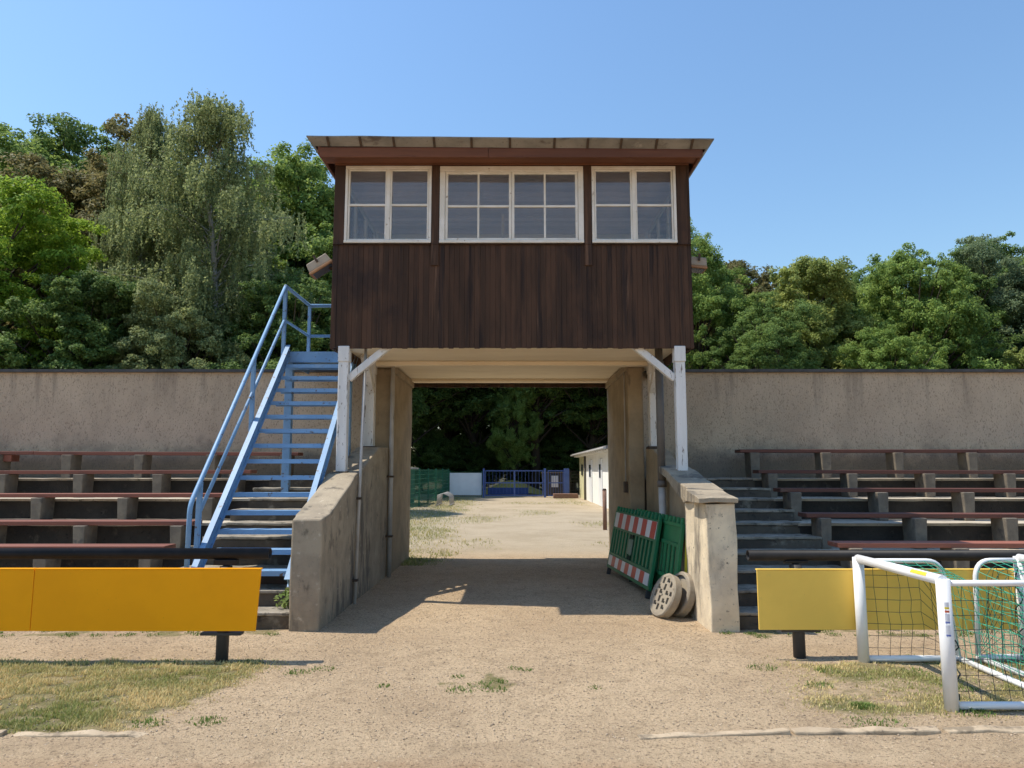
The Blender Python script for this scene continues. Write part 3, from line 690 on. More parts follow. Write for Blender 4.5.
# ------------------------------------------------------------------ floodlights on the cabin sides
def flood(label, loc, tilt, yaw, size, arm_to):
    t = thing('floodlight', label, 'floodlight', loc, 'floodlights on the cabin sides')
    M = Matrix.Rotation(tilt, 4, 'Y') @ Matrix.Rotation(yaw, 4, 'Z')
    a, b_, c = size
    b = BM(); hexa(b, [(-a, -b_, -c), (a, -b_, -c), (a, b_, -c), (-a, b_, -c), (-a * .9, -b_ * .9, c), (a * .9, -b_ * .9, c), (a * .9, b_ * .9, c), (-a * .9, b_ * .9, c)])
    bmesh.ops.transform(b, matrix=M, verts=b.verts); obj('housing', b, 'lampgrey', t, .012, True)
    b = BM(); box(b, -a * 1.06, a * 1.06, -b_ * 1.06, b_ * 1.06, -c - .035, -c - .001)
    bmesh.ops.transform(b, matrix=M, verts=b.verts); h = obj('lamp_frame', b, 'lampwood', t, .008, True)
    b = BM(); box(b, -a * .85, a * .85, -b_ * .85, b_ * .85, -c - .039, -c - .036)
    bmesh.ops.transform(b, matrix=M, verts=b.verts); obj('lamp_glass', b, 'darkglass', t, 0, True)
    b = BM(); p = Vector(arm_to) - Vector(loc); q = p + Vector((0, 0, -.10))
    beam(b, M @ Vector((0, -b_ - .012, 0)), M @ Vector((0, -b_ - .012, c + .04)), .03, .008, (0, 1, 0)); beam(b, M @ Vector((0, 0, c * .8)), p, .03, .02, (0, 1, 0)); beam(b, p, q, .06, .02, (0, 1, 0))
    obj('bracket', b, 'strap', t, 0, True)
flood('tilted grey floodlight on the left side of the cabin, above the stair rail', (-2.545, 9.16, 4.30), R(-33), R(0), (.165, .12, .062), (-2.335, 9.2, 4.22))
flood('level grey and orange floodlight on the right side of the cabin', (2.485, 9.3, 4.36), R(6), R(0), (.115, .12, .06), (2.335, 9.3, 4.30))

# ------------------------------------------------------------------ rails with yellow boards
def barrier_rail(side, label):
    s = side; t = thing('barrier_rail', label, 'barrier', (s * 2.6, 6.2, 0))
    xe = -2.08 if s < 0 else 2.07
    b = BM(); y, zr = (6.24, .885) if s < 0 else (6.37, .855)
    n = 24; r0, r1 = .047, .039; x0, x1 = xe, s * 11.5       # an open pipe, its end left hollow
    pts_o = []; 
    ringo = [[b.verts.new((x, y + r * math.cos(2 * math.pi * j / n), zr + r * math.sin(2 * math.pi * j / n))) for j in range(n)] for x, r in ((x1, r0), (x0, r0), (x0, r1), (x0 - -s * .25, r1))]
    for k in range(3):
        for j in range(n):
            f = b.faces.new([ringo[k][j], ringo[k][(j + 1) % n], ringo[k + 1][(j + 1) % n], ringo[k + 1][j]]); f.smooth = k != 1
    obj('rail', b, 'black', t)
    px = -2.45 if s < 0 else 2.48
    while abs(px) < 11.5:
        py = y - .01
        b = BM(); tube(b, [(px, py, -.1), (px, py, .78)], .052, 14)
        p = obj('post', b, 'darksteel', t)
        b = BM(); box(b, px - .10, px + .10, py - .03, py + .03, .792, .815 if s > 0 else .838); box(b, px - .022, px + .022, py - .03, py + .03, .74, .79); obj('saddle', b, 'black', p, .004)
        b = BM(); box(b, px - .17, px + .17, py - .06, py + .02, .218, .240); obj('board_bracket', b, 'darksteel', p, .003)
        px += s * 2.55
    yb = 6.155 if s < 0 else 6.29; bx = (-2.115 if s < 0 else 2.11); joints = [bx, -4.03, -6.0, -8.0, -11] if s < 0 else [bx, 4.55, 7, 9.5, 11.2]
    for i in range(len(joints) - 1):
        a, c = joints[i], joints[i + 1]; a, c = min(a, c) + .003, max(a, c) - .003
        zt = .762 if s < 0 else .738; zb = .262 if s < 0 else .243
        b = BM(); k = .028 if (s < 0 and i == 0) else 0
        hexa(b, [(a, yb - .016, zb + .0), (c - k, yb - .016, zb), (c - k, yb, zb), (a, yb, zb), (a, yb - .016, zt), (c, yb - .016, zt), (c, yb, zt), (a, yb, zt)])
        obj('board', b, 'yellow_l' if s < 0 else 'yellow_r', t, .002)
        b = BM(); box(b, a, c, yb - .018, yb + .03, zt + .0005, zt + .012); obj('board_edge', b, 'yellow_l' if s < 0 else 'yellow_r', t, .002)
    return t
barrier_rail(-1, 'black pipe rail with orange yellow boards, left of the gateway')
barrier_rail(1, 'black pipe rail with mustard yellow board, behind the small white goal')

# ------------------------------------------------------------------ small goals
def goal(name, label, loc, rz, dt, db, w=1.2, h=.86, r=.045, stickers=False):
    t = thing(name, label, 'goal', loc, 'small white training goals'); t.rotation_euler = (0, 0, rz)
    prof = [Vector((0, 0, h - .03)), Vector((dt, 0, h - .03))] + [Vector(p) for p in arc((dt, 0, h - .03), (dt + .12, 0, h - .03), (dt + .14, 0, h - .16), 6)][1:] + [Vector((db, 0, .03))]
    for y in (0, w):
        b = BM(); tube(b, [(0, y, 0.0), (0, y, h)], r, 20); p = obj('goal_post', b, 'goal', t, 0, True)
        if stickers and y == 0:
            for zz, hh, m in ((h - .165, .03, 'sticker_w'), (h - .188, .014, 'sticker_y'), (h - .21, .014, 'sticker_r'), (h - .25, .05, 'sticker_w'), (h - .282, .012, 'sticker_b'), (h - .33, .06, 'sticker_w'), (h - .367, .012, 'sticker_b')):
                b = BM(); n = 6                      # labels wrapped on the post
                A = [math.radians(238 + 36 * j / n) for j in range(n + 1)]
                lo = [b.verts.new(((r + .0012) * math.cos(a), (r + .0012) * math.sin(a), zz - hh / 2)) for a in A]; hi = [b.verts.new(((r + .0012) * math.cos(a), (r + .0012) * math.sin(a), zz + hh / 2)) for a in A]
                for j in range(n): b.faces.new([lo[j], lo[j + 1], hi[j + 1], hi[j]])
                obj('sticker', b, m, p, 0, True)
        off = .05 if y == 0 else -.05
        b = BM(); tube(b, [q + Vector((0, y + off * 0, 0)) for q in prof], .021, 12); obj('side_tube', b, 'goal', t, 0, True)
        b = BM(); tube(b, [(.04, y, .03), (db, y, .03)], .026, 12); obj('ground_tube', b, 'goal', t, 0, True)
    b = BM(); tube(b, [(0, .0, h - .012), (0, w, h - .012)], r * .8, 20); cb = obj('crossbar', b, 'goal', t, 0, True)
    if stickers:
        b = BM(); rc = r * .8; A = [math.radians(120 + 45 * j / 6) for j in range(7)]
        lo = [b.verts.new(((rc + .0012) * math.cos(a), .14, h - .012 + (rc + .0012) * math.sin(a))) for a in A]; hi = [b.verts.new(((rc + .0012) * math.cos(a), .34, h - .012 + (rc + .0012) * math.sin(a))) for a in A]
        for j in range(6): b.faces.new([lo[j], lo[j + 1], hi[j + 1], hi[j]])
        obj('sticker', b, 'sticker_y', cb, 0, True)
    b = BM(); tube(b, [(db, 0, .03), (db, w, .03)], .024, 12); obj('back_tube', b, 'goal', t, 0, True)
    # net: a sagging sheet of cords over roof and back, and one on each side
    rg = random.Random(int(loc[0] * 100)); NP, NW = 16, 13
    def pp(u):
        L = [0]; 
        for i in range(len(prof) - 1): L.append(L[-1] + (prof[i + 1] - prof[i]).length)
        s = u * L[-1]
        for i in range(len(prof) - 1):
            if s <= L[i + 1] + 1e-6: return prof[i].lerp(prof[i + 1], (s - L[i]) / (L[i + 1] - L[i]))
        return prof[-1]
    def P(i, j):
        u, v = i / NP, j / NW; q = pp(u).copy(); sag = .10 * math.sin(math.pi * v) * math.sin(math.pi * min(1, u * 1.3))
        q.y = .02 + v * (w - .04); q.z -= sag * (1 - u) * 1.3; q.x -= sag * u * .9
        q += Vector((noise.noise(Vector((u * 5, v * 5, 1))), noise.noise(Vector((u * 5, v * 5, 7))), noise.noise(Vector((u * 5, v * 5, 13))))) * .022 * (math.sin(math.pi * v) + .2)
        q.z = max(.012, q.z); return q
    b = BM()
    for i in range(NP + 1): tube(b, [P(i, j) for j in range(NW + 1)], 0.003, 3, cap=False)
    for j in range(NW + 1): tube(b, [P(i, j) for i in range(NP + 1)], 0.003, 3, cap=False)
    obj('net', b, 'net', t, 0, True)
    zt = lambda x: (h - .05) if x <= dt else max(.05, (h - .16) * (1 - (x - dt) / (db - dt + .02)))
    for y in (0.0, w):
        b = BM(); NXs = max(4, int(db / .095)); grid = []
        for i in range(NXs + 1):
            x = .03 + (db - .05) * i / NXs; col = []
            for j in range(9):
                z = .02 + (zt(x) - .02) * j / 8; k = math.sin(math.pi * i / NXs) * math.sin(math.pi * j / 8)
                col.append(Vector((x + .02 * noise.noise(Vector((x * 6, z * 6, y))), y + (.05 if y == 0 else -.05) * k + .02 * noise.noise(Vector((x * 5, z * 5, y + 4))), z)))
            grid.append(col)
        for c in grid: tube(b, c, .0024, 3, cap=False)
        for j in range(9): tube(b, [c[j] for c in grid], .0024, 3, cap=False)
        obj('side_net', b, 'netdark', t, 0, True)
    b = BM(); pts = [(.05, .03, .78)]
    for i in range(1, 22): pts.append((.06 + .05 * math.sin(i * 1.3) * (i / 22), .04 + .03 * math.cos(i * .9), .80 - .036 * i))
    tube(b, pts, .005, 5); obj('lacing_cord', b, 'netdark', t, 0, True)
    return t
goal('training_goal', 'nearer small white goal with green net and stickers on its post', (2.95, 4.99, 0), R(0), .58, .80, stickers=True)
goal('training_goal', 'farther small white goal, cut off by the right edge of the photo', (4.36, 6.24, 0), R(183), .26, .43)

# ------------------------------------------------------------------ green road barriers leaning on the wall
def road_barrier(label, near, far, lean, m, boards_on):
    t = thing('road_barrier', label, 'barrier', ((near[0] + far[0]) / 2, (near[1] + far[1]) / 2, 0), 'green road barriers leaning on the wall')
    ex = Vector((near[0] - far[0], near[1] - far[1], 0)); L = ex.length; ex.normalize()
    side = Vector((1, 0, 0)) - ex * ex.x; side.normalize(); ez = (Vector((0, 0, 1)) + side * lean).normalized(); ey = ez.cross(ex)
    Mx = Matrix((ex, ey, ez)).transposed().to_4x4(); t.rotation_euler = Mx.to_euler()
    h = L / 2; F = -.022
    b = BM(); box(b, -h, -h + .06, -.022, .022, .10, .98); obj('end_post', b, m, t, .006, True)
    b = BM(); box(b, h - .06, h, -.022, .022, .10, .98); obj('end_post', b, m, t, .006, True)
    for z0, z1, nm in ((.10, .145, 'bottom_rail'), (.30, .345, 'middle_rail'), (.70, .745, 'middle_rail'), (.935, .98, 'top_rail')):
        b = BM(); box(b, -h + .061, h - .061, -.018, .018, z0, z1); obj(nm, b, m, t, .005, True)
    b = BM(); n = 13
    for i in range(n):
        x = -h + .12 + (L - .24) * i / (n - 1)
        box(b, x - .037, x + .037, -.012, .012, .3455, .6995)
    obj('slats', b, m, t, .004, True)
    b = BM(); box(b, -h + .062, h - .062, .004, .010, .146, .299); box(b, -h + .062, h - .062, .004, .010, .746, .934); obj('infill_panel', b, m, t, 0, True)
    n = 14
    for i in range(n):
        x = -h + .05 + (L - .10) * i / (n - 1); b = BM()
        hexa(b, [(x - .034, -.02, .9805), (x + .034, -.02, .9805), (x + .034, .02, .9805), (x - .034, .02, .9805), (x - .026, -.016, 1.05), (x + .026, -.016, 1.05), (x + .026, .016, 1.05), (x - .026, .016, 1.05)])
        obj('top_knob', b, m, t, .008, True)
    if boards_on:
        for z0, z1, n in ((.735, .955, 10), (.150, .300, 11)):
            a, c = -h + .10, h - .06; sh = .012
            b = BM(); box(b, a - .012, c + .012, F - .0075, F - .002, z0, z1); strip = obj('reflective_strip', b, 'refl_white', t, 0, True)
            for i in range(1, n, 2):
                x0, x1 = a + (c - a) * i / n, a + (c - a) * (i + 1) / n
                b = BM(); hexa(b, [(x0 - sh, F - .0095, z0 + .001), (x1 - sh, F - .0095, z0 + .001), (x1 - sh, F - .007, z0 + .001), (x0 - sh, F - .007, z0 + .001), (x0 + sh, F - .0095, z1 - .001), (x1 + sh, F - .0095, z1 - .001), (x1 + sh, F - .007, z1 - .001), (x0 + sh, F - .007, z1 - .001)])
                obj('red_stripe', b, 'refl_red', strip, 0, True)
        b = BM(); box(b, -.10, .10, -.026, -.013, .42, .63); obj('centre_plate', b, 'label_grey', t, .004, True)
        for z0, z1 in ((.645, .695), (.35, .405)):
            b = BM(); box(b, -.08, .08, -.024, -.012, z0, z1); obj('hand_slot', b, 'recess', t, 0, True)
    for x in (-h + .10, h - .06):
        b = BM(); box(b, x - .02, x + .02, -.03, .03, 0.0, .10); box(b, x - .022, x + .022, -.014, .014, .10, .16); obj('foot', b, 'darksteel', t, .004, True)
road_barrier('front green road barrier with red and white reflective stripes', (1.70, 9.10), (1.48, 11.35), .19, 'green_pl', True)
road_barrier('rear green road barrier, half hidden between the striped barrier and the wall', (1.87, 8.40), (1.70, 10.55), .135, 'green_old', False)
t = thing('yellow_batten', 'narrow yellow strip standing behind the rear green barrier', 'strip', (2.0, 8.42, 0))
b = BM(); beam(b, (1.975, 8.36, 0), (2.03, 8.37, .86), .035, .02, (0, 1, 0)); obj('batten', b, 'sticker_y', t)

# ------------------------------------------------------------------ concrete discs
def disc(label, c, axis, holes, rad=.245, th=.10):
    t = thing('concrete_disc', label, 'concrete disc', c, 'round concrete weights')
    q = Vector(axis).normalized().to_track_quat('Z', 'Y'); t.rotation_euler = q.to_euler()
    b = BM(); n = 40
    ring = lambda r, z: [b.verts.new((r * math.cos(2 * math.pi * j / n), r * math.sin(2 * math.pi * j / n), z)) for j in range(n)]
    rs = [ring(rad - .012, -th / 2), ring(rad, -th / 2 + .014), ring(rad, th / 2 - .014), ring(rad - .012, th / 2), ring(rad - .04, th / 2), ring(rad - .04, th / 2 - .035)]
    for k in range(5):
        for j in range(n): b.faces.new([rs[k][j], rs[k][(j + 1) % n], rs[k + 1][(j + 1) % n], rs[k + 1][j]])
    b.faces.new(rs[0][::-1])
    rough_up(b, 1, .003, 12, 2)
    obj('rim', b, 'disc', t, 0, True)
    b = BM(); tube(b, [(0, 0, th / 2 - .06), (0, 0, th / 2 - .034)], rad - .038, 40); obj('hole_floor', b, 'discdark' if holes else 'disc', t, 0, True)  # dark floor carries the shade inside the holes as colour
    if holes:
        b = BM(); cs = .0225; N = 10
        hole = set()
        for rr, k, o in ((.075, 5, .3), (.155, 10, .1)):
            for i in range(k):
                a = o + 2 * math.pi * i / k; cx, cy = rr * math.cos(a) / cs, rr * math.sin(a) / cs
                X0, Y0 = round(cx), round(cy); hole |= {(X0, Y0), (X0 + 1, Y0), (X0, Y0 + 1), (X0 + 1, Y0 + 1)} | ({(X0, Y0 + 2), (X0 + 1, Y0 + 2)} if i % 2 else {(X0 + 2, Y0)})
        hole |= {(0, 0)}
        for i in range(-N, N + 1):
            for j in range(-N, N + 1):
                if (i, j) in hole or math.hypot(i, j) * cs > rad - .028: continue
                box(b, (i - .5) * cs, (i + .5) * cs, (j - .5) * cs, (j + .5) * cs, th / 2 - .033, th / 2 - .002)
        bmesh.ops.remove_doubles(b, verts=b.verts, dist=.0005)
        obj('perforated_face', b, 'disc', t, 0, True)
disc('front round concrete weight with pierced face, tilted against the other one', (1.69, 8.03, .222), (-.90, -.25, .40), True)
disc('rear round concrete weight, leaning between the pierced one and the pale pier', (1.87, 8.08, .232), (-.92, -.24, .30), False)

# ------------------------------------------------------------------ edging stones of the track
def kerb(label, pts, w, h, seed):
    t = thing('edging_stones', label, 'kerb', pts[0]); rg = random.Random(seed)
    for (a, c) in zip(pts[:-1], pts[1:]):
        a, c = Vector(a), Vector(c); n = max(1, round((c - a).length / .95))
        for i in range(n):
            p, q = a.lerp(c, i / n + .004), a.lerp(c, (i + 1) / n - .004)
            b = BM(); beam(b, p + Vector((0, 0, rg.uniform(-.008, .006))), q + Vector((0, 0, rg.uniform(-.008, .006))), w, h)
            rough_up(b, 6, .022, 6, seed + i); obj('stone', b, 'kerb', t, .012)
kerb('half buried pale edging stones along the lower left grass edge', [(-6.5, 4.56, -.024), (-2.20, 4.53, -.036)], .075, .11, 3)
kerb('half buried edging stones in front of the small goal', [(.75, 4.50, -.052), (1.7, 4.58, -.038), (6.5, 4.72, -.024)], .075, .11, 6)

# ------------------------------------------------------------------ the yard behind the gateway
t = thing('bollard', 'short brown pole beyond the right pillar', 'bollard', (2.5, 19.4, 0))
b = BM(); tube(b, [(2.5, 19.4, -.1), (2.5, 19.4, 1.06)], .055, 12); obj('shaft', b, 'brick', t)
b = BM(); tube(b, [(2.5, 19.4, 1.06), (2.5, 19.4, 1.10)], .06, 12, .035); obj('bollard_cap', b, 'strap', t)
# house on the right
h = thing('white_house', 'low white and yellow outbuilding with flat eaves, right of the yard', 'building', (6, 36, 0))
for y0, y1, m in ((28, 38.6, 'house_white'), (38.602, 42.4, 'house_yellow')):
    b = BM(); box(b, 4.0, 9.5, y0, y1, -.1, 2.55); obj('wall', b, m, h)
b = BM(); hexa(b, [(3.62, 27.5, 2.42), (10, 27.5, 2.95), (10, 42.9, 2.95), (3.62, 42.9, 2.42), (3.62, 27.5, 2.54), (10, 27.5, 3.1), (10, 42.9, 3.1), (3.62, 42.9, 2.54)]); r_ = obj('roof', b, 'house_roof', h)
b = BM(); tube(b, [(3.56, 27.5, 2.44), (3.56, 42.9, 2.44)], .055, 10); obj('gutter', b, 'pipe_grey', r_)
for i in range(18):
    b = BM(); box(b, 3.70, 3.99, 28 + i * .85, 28.08 + i * .85, 2.33, 2.41); obj('rafter', b, 'house_white', r_)
b = BM(); tube(b, [(3.93, 38.6, -.05), (3.93, 38.6, 2.35)], .06, 10); obj('drain_pipe', b, 'pipe_dark', h)
for y0, y1 in ((35.6, 36.9), (31.6, 32.7)):
    b = BM(); box(b, 3.955, 3.998, y0, y1, 0, 2.1); d = obj('door', b, 'house_door', h, .005)
    b = BM(); box(b, 3.935, 3.954, y0 + .3, y1 - .3, 1.25, 1.85); obj('pane', b, 'darkglass', d)
b = BM(); box(b, 3.96, 3.998, 40.2, 41.0, 1.3, 1.9); obj('window', b, 'darkglass', h)
# blue gate
gt = thing('metal_gate', 'bright blue barred double gate with side gate at the end of the yard', 'gate', (1, 42, 0))
def leaf(x0, x1, n, cross=True):
    b = BM()
    for z in (.12, .85, 1.55): box(b, x0, x1, 41.97, 42.03, z - .03, z + .03)
    for i in range(n + 1):
        x = x0 + (x1 - x0) * i / n; w = .045 if i in (0, n) else .015; box(b, x - w / 2, x + w / 2, 41.965, 42.035, .10, 1.58)
    obj('gate_leaf', b, 'gate_blue', gt)
leaf(-1.55, .12, 8); leaf(.17, 1.80, 8); leaf(2.12, 3.0, 6)
for x, w in ((-1.66, .11), (1.93, .13), (3.2, .30)):
    b = BM(); box(b, x - w / 2, x + w / 2, 41.9, 42.1, -.1, 1.68); obj('gate_post', b, 'gate_blue', gt, .006)
# mesh fence on the left and the banner fence
def mesh_fence(name, label, p, q, h, m, panel, screen=None):
    t = thing(name, label, 'fence', ((p[0] + q[0]) / 2, (p[1] + q[1]) / 2, 0)); p, q = Vector((*p, 0)), Vector((*q, 0)); L = (q - p).length; n = max(1, round(L / panel))
    for i in range(n + 1):
        c = p.lerp(q, i / n); b = BM(); box(b, c.x - .03, c.x + .03, c.y - .03, c.y + .03, -.1, h + .05); obj('post', b, m, t)
    b = BM(); k = int(L / .12)
    for i in range(k + 1):
        c = p.lerp(q, i / k); box(b, c.x - .005, c.x + .005, c.y - .005, c.y + .005, .03, h)
    for j in range(9):
        z = .05 + (h - .08) * j / 8; beam(b, p + Vector((0, 0, z)), q + Vector((0, 0, z)), .012, .016)
    obj('mesh_panel', b, m, t)
    if screen:
        d = (q - p).normalized(); s = d.cross(Vector((0, 0, 1))) * .03
        b = BM(); beam(b, p + s + Vector((0, 0, h * .52)), q + s + Vector((0, 0, h * .52)), .006, h * .86); obj('screen_sheet', b, screen, t)
    return t
mesh_fence('mesh_fence', 'dark green mesh fence along the left of the yard', (-4.15, 28.8), (-3.75, 42.2), 1.62, 'fence_green', 2.5)
mesh_fence('banner_fence', 'mesh fence hung with a white sheet, between green fence and blue gate', (-3.68, 42.4), (-1.78, 42.2), 1.5, 'fence_green', 2.0, 'tarp_white')
mesh_fence('mesh_fence', 'plain dark mesh fence between the blue gate and the white house', (3.4, 42.1), (6.0, 43.5), 1.55, 'darksteel', 2.4)
t = thing('shed', 'low shed with pale roof edge behind the green mesh fence', 'shed', (-5.6, 33, 0))
b = BM(); box(b, -7.2, -4.75, 31.5, 35, -.1, 1.62); obj('wall', b, 'fence_screen', t)
b = BM(); hexa(b, [(-7.4, 31.2, 1.75), (-4.6, 31.2, 1.63), (-4.6, 35.2, 1.63), (-7.4, 35.2, 1.75), (-7.4, 31.2, 1.84), (-4.6, 31.2, 1.71), (-4.6, 35.2, 1.71), (-7.4, 35.2, 1.84)]); obj('roof', b, 'pipe_grey', t)
t = thing('bicycle_rack', 'low pale metal bicycle rack lying by the green fence', 'bicycle rack', (-3.1, 33, 0))
b = BM()
for i in range(6):
    y = 32.0 + .42 * i; tube(b, [(-3.35, y, .02), (-3.3, y, .48), (-3.05, y + .05, .56), (-2.8, y, .44), (-2.75, y, .02)], .022, 6)
obj('hoops', b, 'pipe_grey', t)
b = BM(); tube(b, [(-3.35, 31.8, .04), (-3.35, 34.4, .04)], .025, 8); tube(b, [(-2.75, 31.8, .04), (-2.75, 34.4, .04)], .025, 8); obj('ground_bars', b, 'pipe_grey', t)
t = thing('block_step', 'low brown block step in front of the blue gate', 'step', (2.75, 41.0, 0))
b = BM(); box(b, 2.35, 3.75, 40.6, 41.2, -.05, .26); obj('block', b, 'brick', t, .02)
t = thing('waste_container', 'dark container with white notice behind the side gate', 'container', (2.55, 44.6, 0))
b = BM(); hexa(b, [(1.95, 44.1, 0), (3.2, 44.1, 0), (3.2, 45, 0), (1.95, 45, 0), (1.85, 44.0, 1.35), (3.3, 44.0, 1.35), (3.3, 45.1, 1.35), (1.85, 45.1, 1.35)]); obj('bin_body', b, 'darksteel', t, .03)
b = BM(); box(b, 1.82, 3.33, 43.96, 45.14, 1.352, 1.45); obj('lid', b, 'strap', t, .03)
b = BM(); box(b, 2.42, 2.85, 43.955, 43.985, .55, 1.25); obj('notice', b, 'refl_white', t)
t = thing('banner', 'low blue sheet hanging behind the double gate', 'banner', (0, 45, 0))
b = BM(); box(b, -1.5, 1.0, 44.98, 45.0, .08, .50); obj('sheet', b, 'tarp_blue', t)
b = BM(); box(b, -1.52, -1.47, 45.005, 45.05, -.1, .78); obj('stake', b, 'darksteel', t)
b = BM(); box(b, .97, 1.02, 45.005, 45.05, -.1, .78); obj('stake', b, 'darksteel', t)
t = thing('sand_heap', 'straw coloured heap beyond the double gate', 'heap', (-.2, 47.5, 0))
b = BM(); N = 26
vv = [[b.verts.new((-2.2 + 4.4 * i / N, 46.6 + 2 * j / 10, max(-.05, .95 * math.exp(-((i / N - .5) * 2.6) ** 2 - ((j / 10 - .5) * 2.6) ** 2) + .05 * noise.noise(Vector((i * .6, j * .6, 1))) - .02))) for j in range(11)] for i in range(N + 1)]
for i in range(N):
    for j in range(10): f = b.faces.new([vv[i][j], vv[i + 1][j], vv[i + 1][j + 1], vv[i][j + 1]]); f.smooth = True
obj('mound', b, 'sand_y', t)

# ------------------------------------------------------------------ foliage
def leaves_mesh(name, pos, nrm, tan, size, ratio, rnd, m):
    """one small pointed, slightly folded leaf per position"""
    N = len(pos); nrm = nrm / (np.linalg.norm(nrm, axis=1, keepdims=True) + 1e-9)
    t = tan - nrm * (tan * nrm).sum(1, keepdims=True); t /= (np.linalg.norm(t, axis=1, keepdims=True) + 1e-9)
    s = np.cross(nrm, t); L = size[:, None]; Wd = (size * ratio)[:, None]
    v = np.stack([pos - t * L * .5, pos + s * Wd * .5 + nrm * L * .08, pos + t * L * .5 - nrm * L * .05, pos - s * Wd * .5 + nrm * L * .08], 1).reshape(-1, 3)
    me = mesh_np(name, v, np.arange(4 * N).reshape(N, 4))
    a = me.attributes.new('rnd', 'FLOAT', 'FACE'); a.data.foreach_set('value', rnd.astype('f4'))
    me.materials.append(mat[m]); return me
def branch_mesh(name, limbs, m):
    b = BM()
    for pts, r0, r1 in limbs: tube(b, pts, r0, 7, r1, cap=False)
    me = bpy.data.meshes.new(name); b.to_mesh(me); b.free(); me.materials.append(mat[m]); return me
def broadleaf(seed, h, r, base, nblob, per, leaf, ratio, low=.12, lump=.27, flat=.62):
    rs = np.random.RandomState(seed); cz, hz = (h + base) / 2, (h - base) / 2
    P, Nn, Tn, Rn, Sz = [], [], [], [], []; limbs = []
    H = h * .62
    tp = [Vector((.18 * math.sin(k * 1.1 + seed), .18 * math.cos(k * 1.7 + seed), H * k / 5 - (.3 if k == 0 else 0))) for k in range(6)]
    limbs.append((tp, h * .021, h * .007))
    for i in range(nblob):
        u = (i + .5) / nblob; zz = 1 - 2 * u; a = i * 2.39996 + rs.uniform(-.35, .35)
        d = np.array([math.sqrt(1 - zz * zz) * math.cos(a), math.sqrt(1 - zz * zz) * math.sin(a), zz])
        env = 1 + .24 * noise.noise(Vector((d[0] * 1.6 + seed * 3.7, d[1] * 1.6, d[2] * 1.6)))
        f = rs.uniform(.62, .98) if rs.rand() < .8 else rs.uniform(.25, .6)
        taper = 1.0 if d[2] < .15 else 1 - .22 * d[2]
        c = np.array([d[0] * r * taper, d[1] * r * taper, d[2] * hz]) * env * f + np.array([0, 0, cz])
        br = r * lump * .74 * rs.uniform(.55, 1.35)
        if c[2] < base * .7: c[2] = base * .7
        if i % 2 == 0 or f > .8:
            k0 = min(4.6, max(.8, (c[2] - br) / H * 3.6)); i0 = int(k0); st_ = tp[i0].lerp(tp[min(5, i0 + 1)], k0 - i0)
            e = Vector(c); mid = st_.lerp(e, .5) + Vector((rs.uniform(-.3, .3), rs.uniform(-.3, .3), rs.uniform(-.1, .5)))
            limbs.append(([st_, mid, e], h * .0062, h * .0014))
        tone = rs.uniform(-.16, .16)
        nsp = max(6, int(per * (br / (r * lump * .74)) ** 2))
        for s in range(nsp):
            q = rs.normal(size=3); q /= np.linalg.norm(q); q[2] = q[2] * .8 + .18
            sc = c + q * br * rs.uniform(.55, 1.08) * np.array([1, 1, .85]); sr = br * rs.uniform(.24, .44)
            n = int(85 * (sr / (r * .062)) ** 1.3) + 10; n = min(n, 170)
            o = rs.normal(size=(n, 3)); o /= np.linalg.norm(o, axis=1, keepdims=True); o *= (rs.rand(n, 1) ** .5) * sr * 1.15; o[:, 2] *= flat
            p = sc + o; P.append(p)
            Nn.append(o / sr * .5 + q * .5 + np.array([0, 0, .75]) + rs.normal(size=(n, 3)) * .55)
            Tn.append(rs.normal(size=(n, 3)) + q * .5 + np.array([0, 0, -.35]))
            Rn.append(np.clip(.5 + tone + rs.normal(size=n) * .24, 0, 1)); Sz.append(.52 * leaf * rs.uniform(.65, 1.3, n))
    return np.concatenate(P), np.concatenate(Nn), np.concatenate(Tn), np.concatenate(Sz), np.concatenate(Rn), limbs
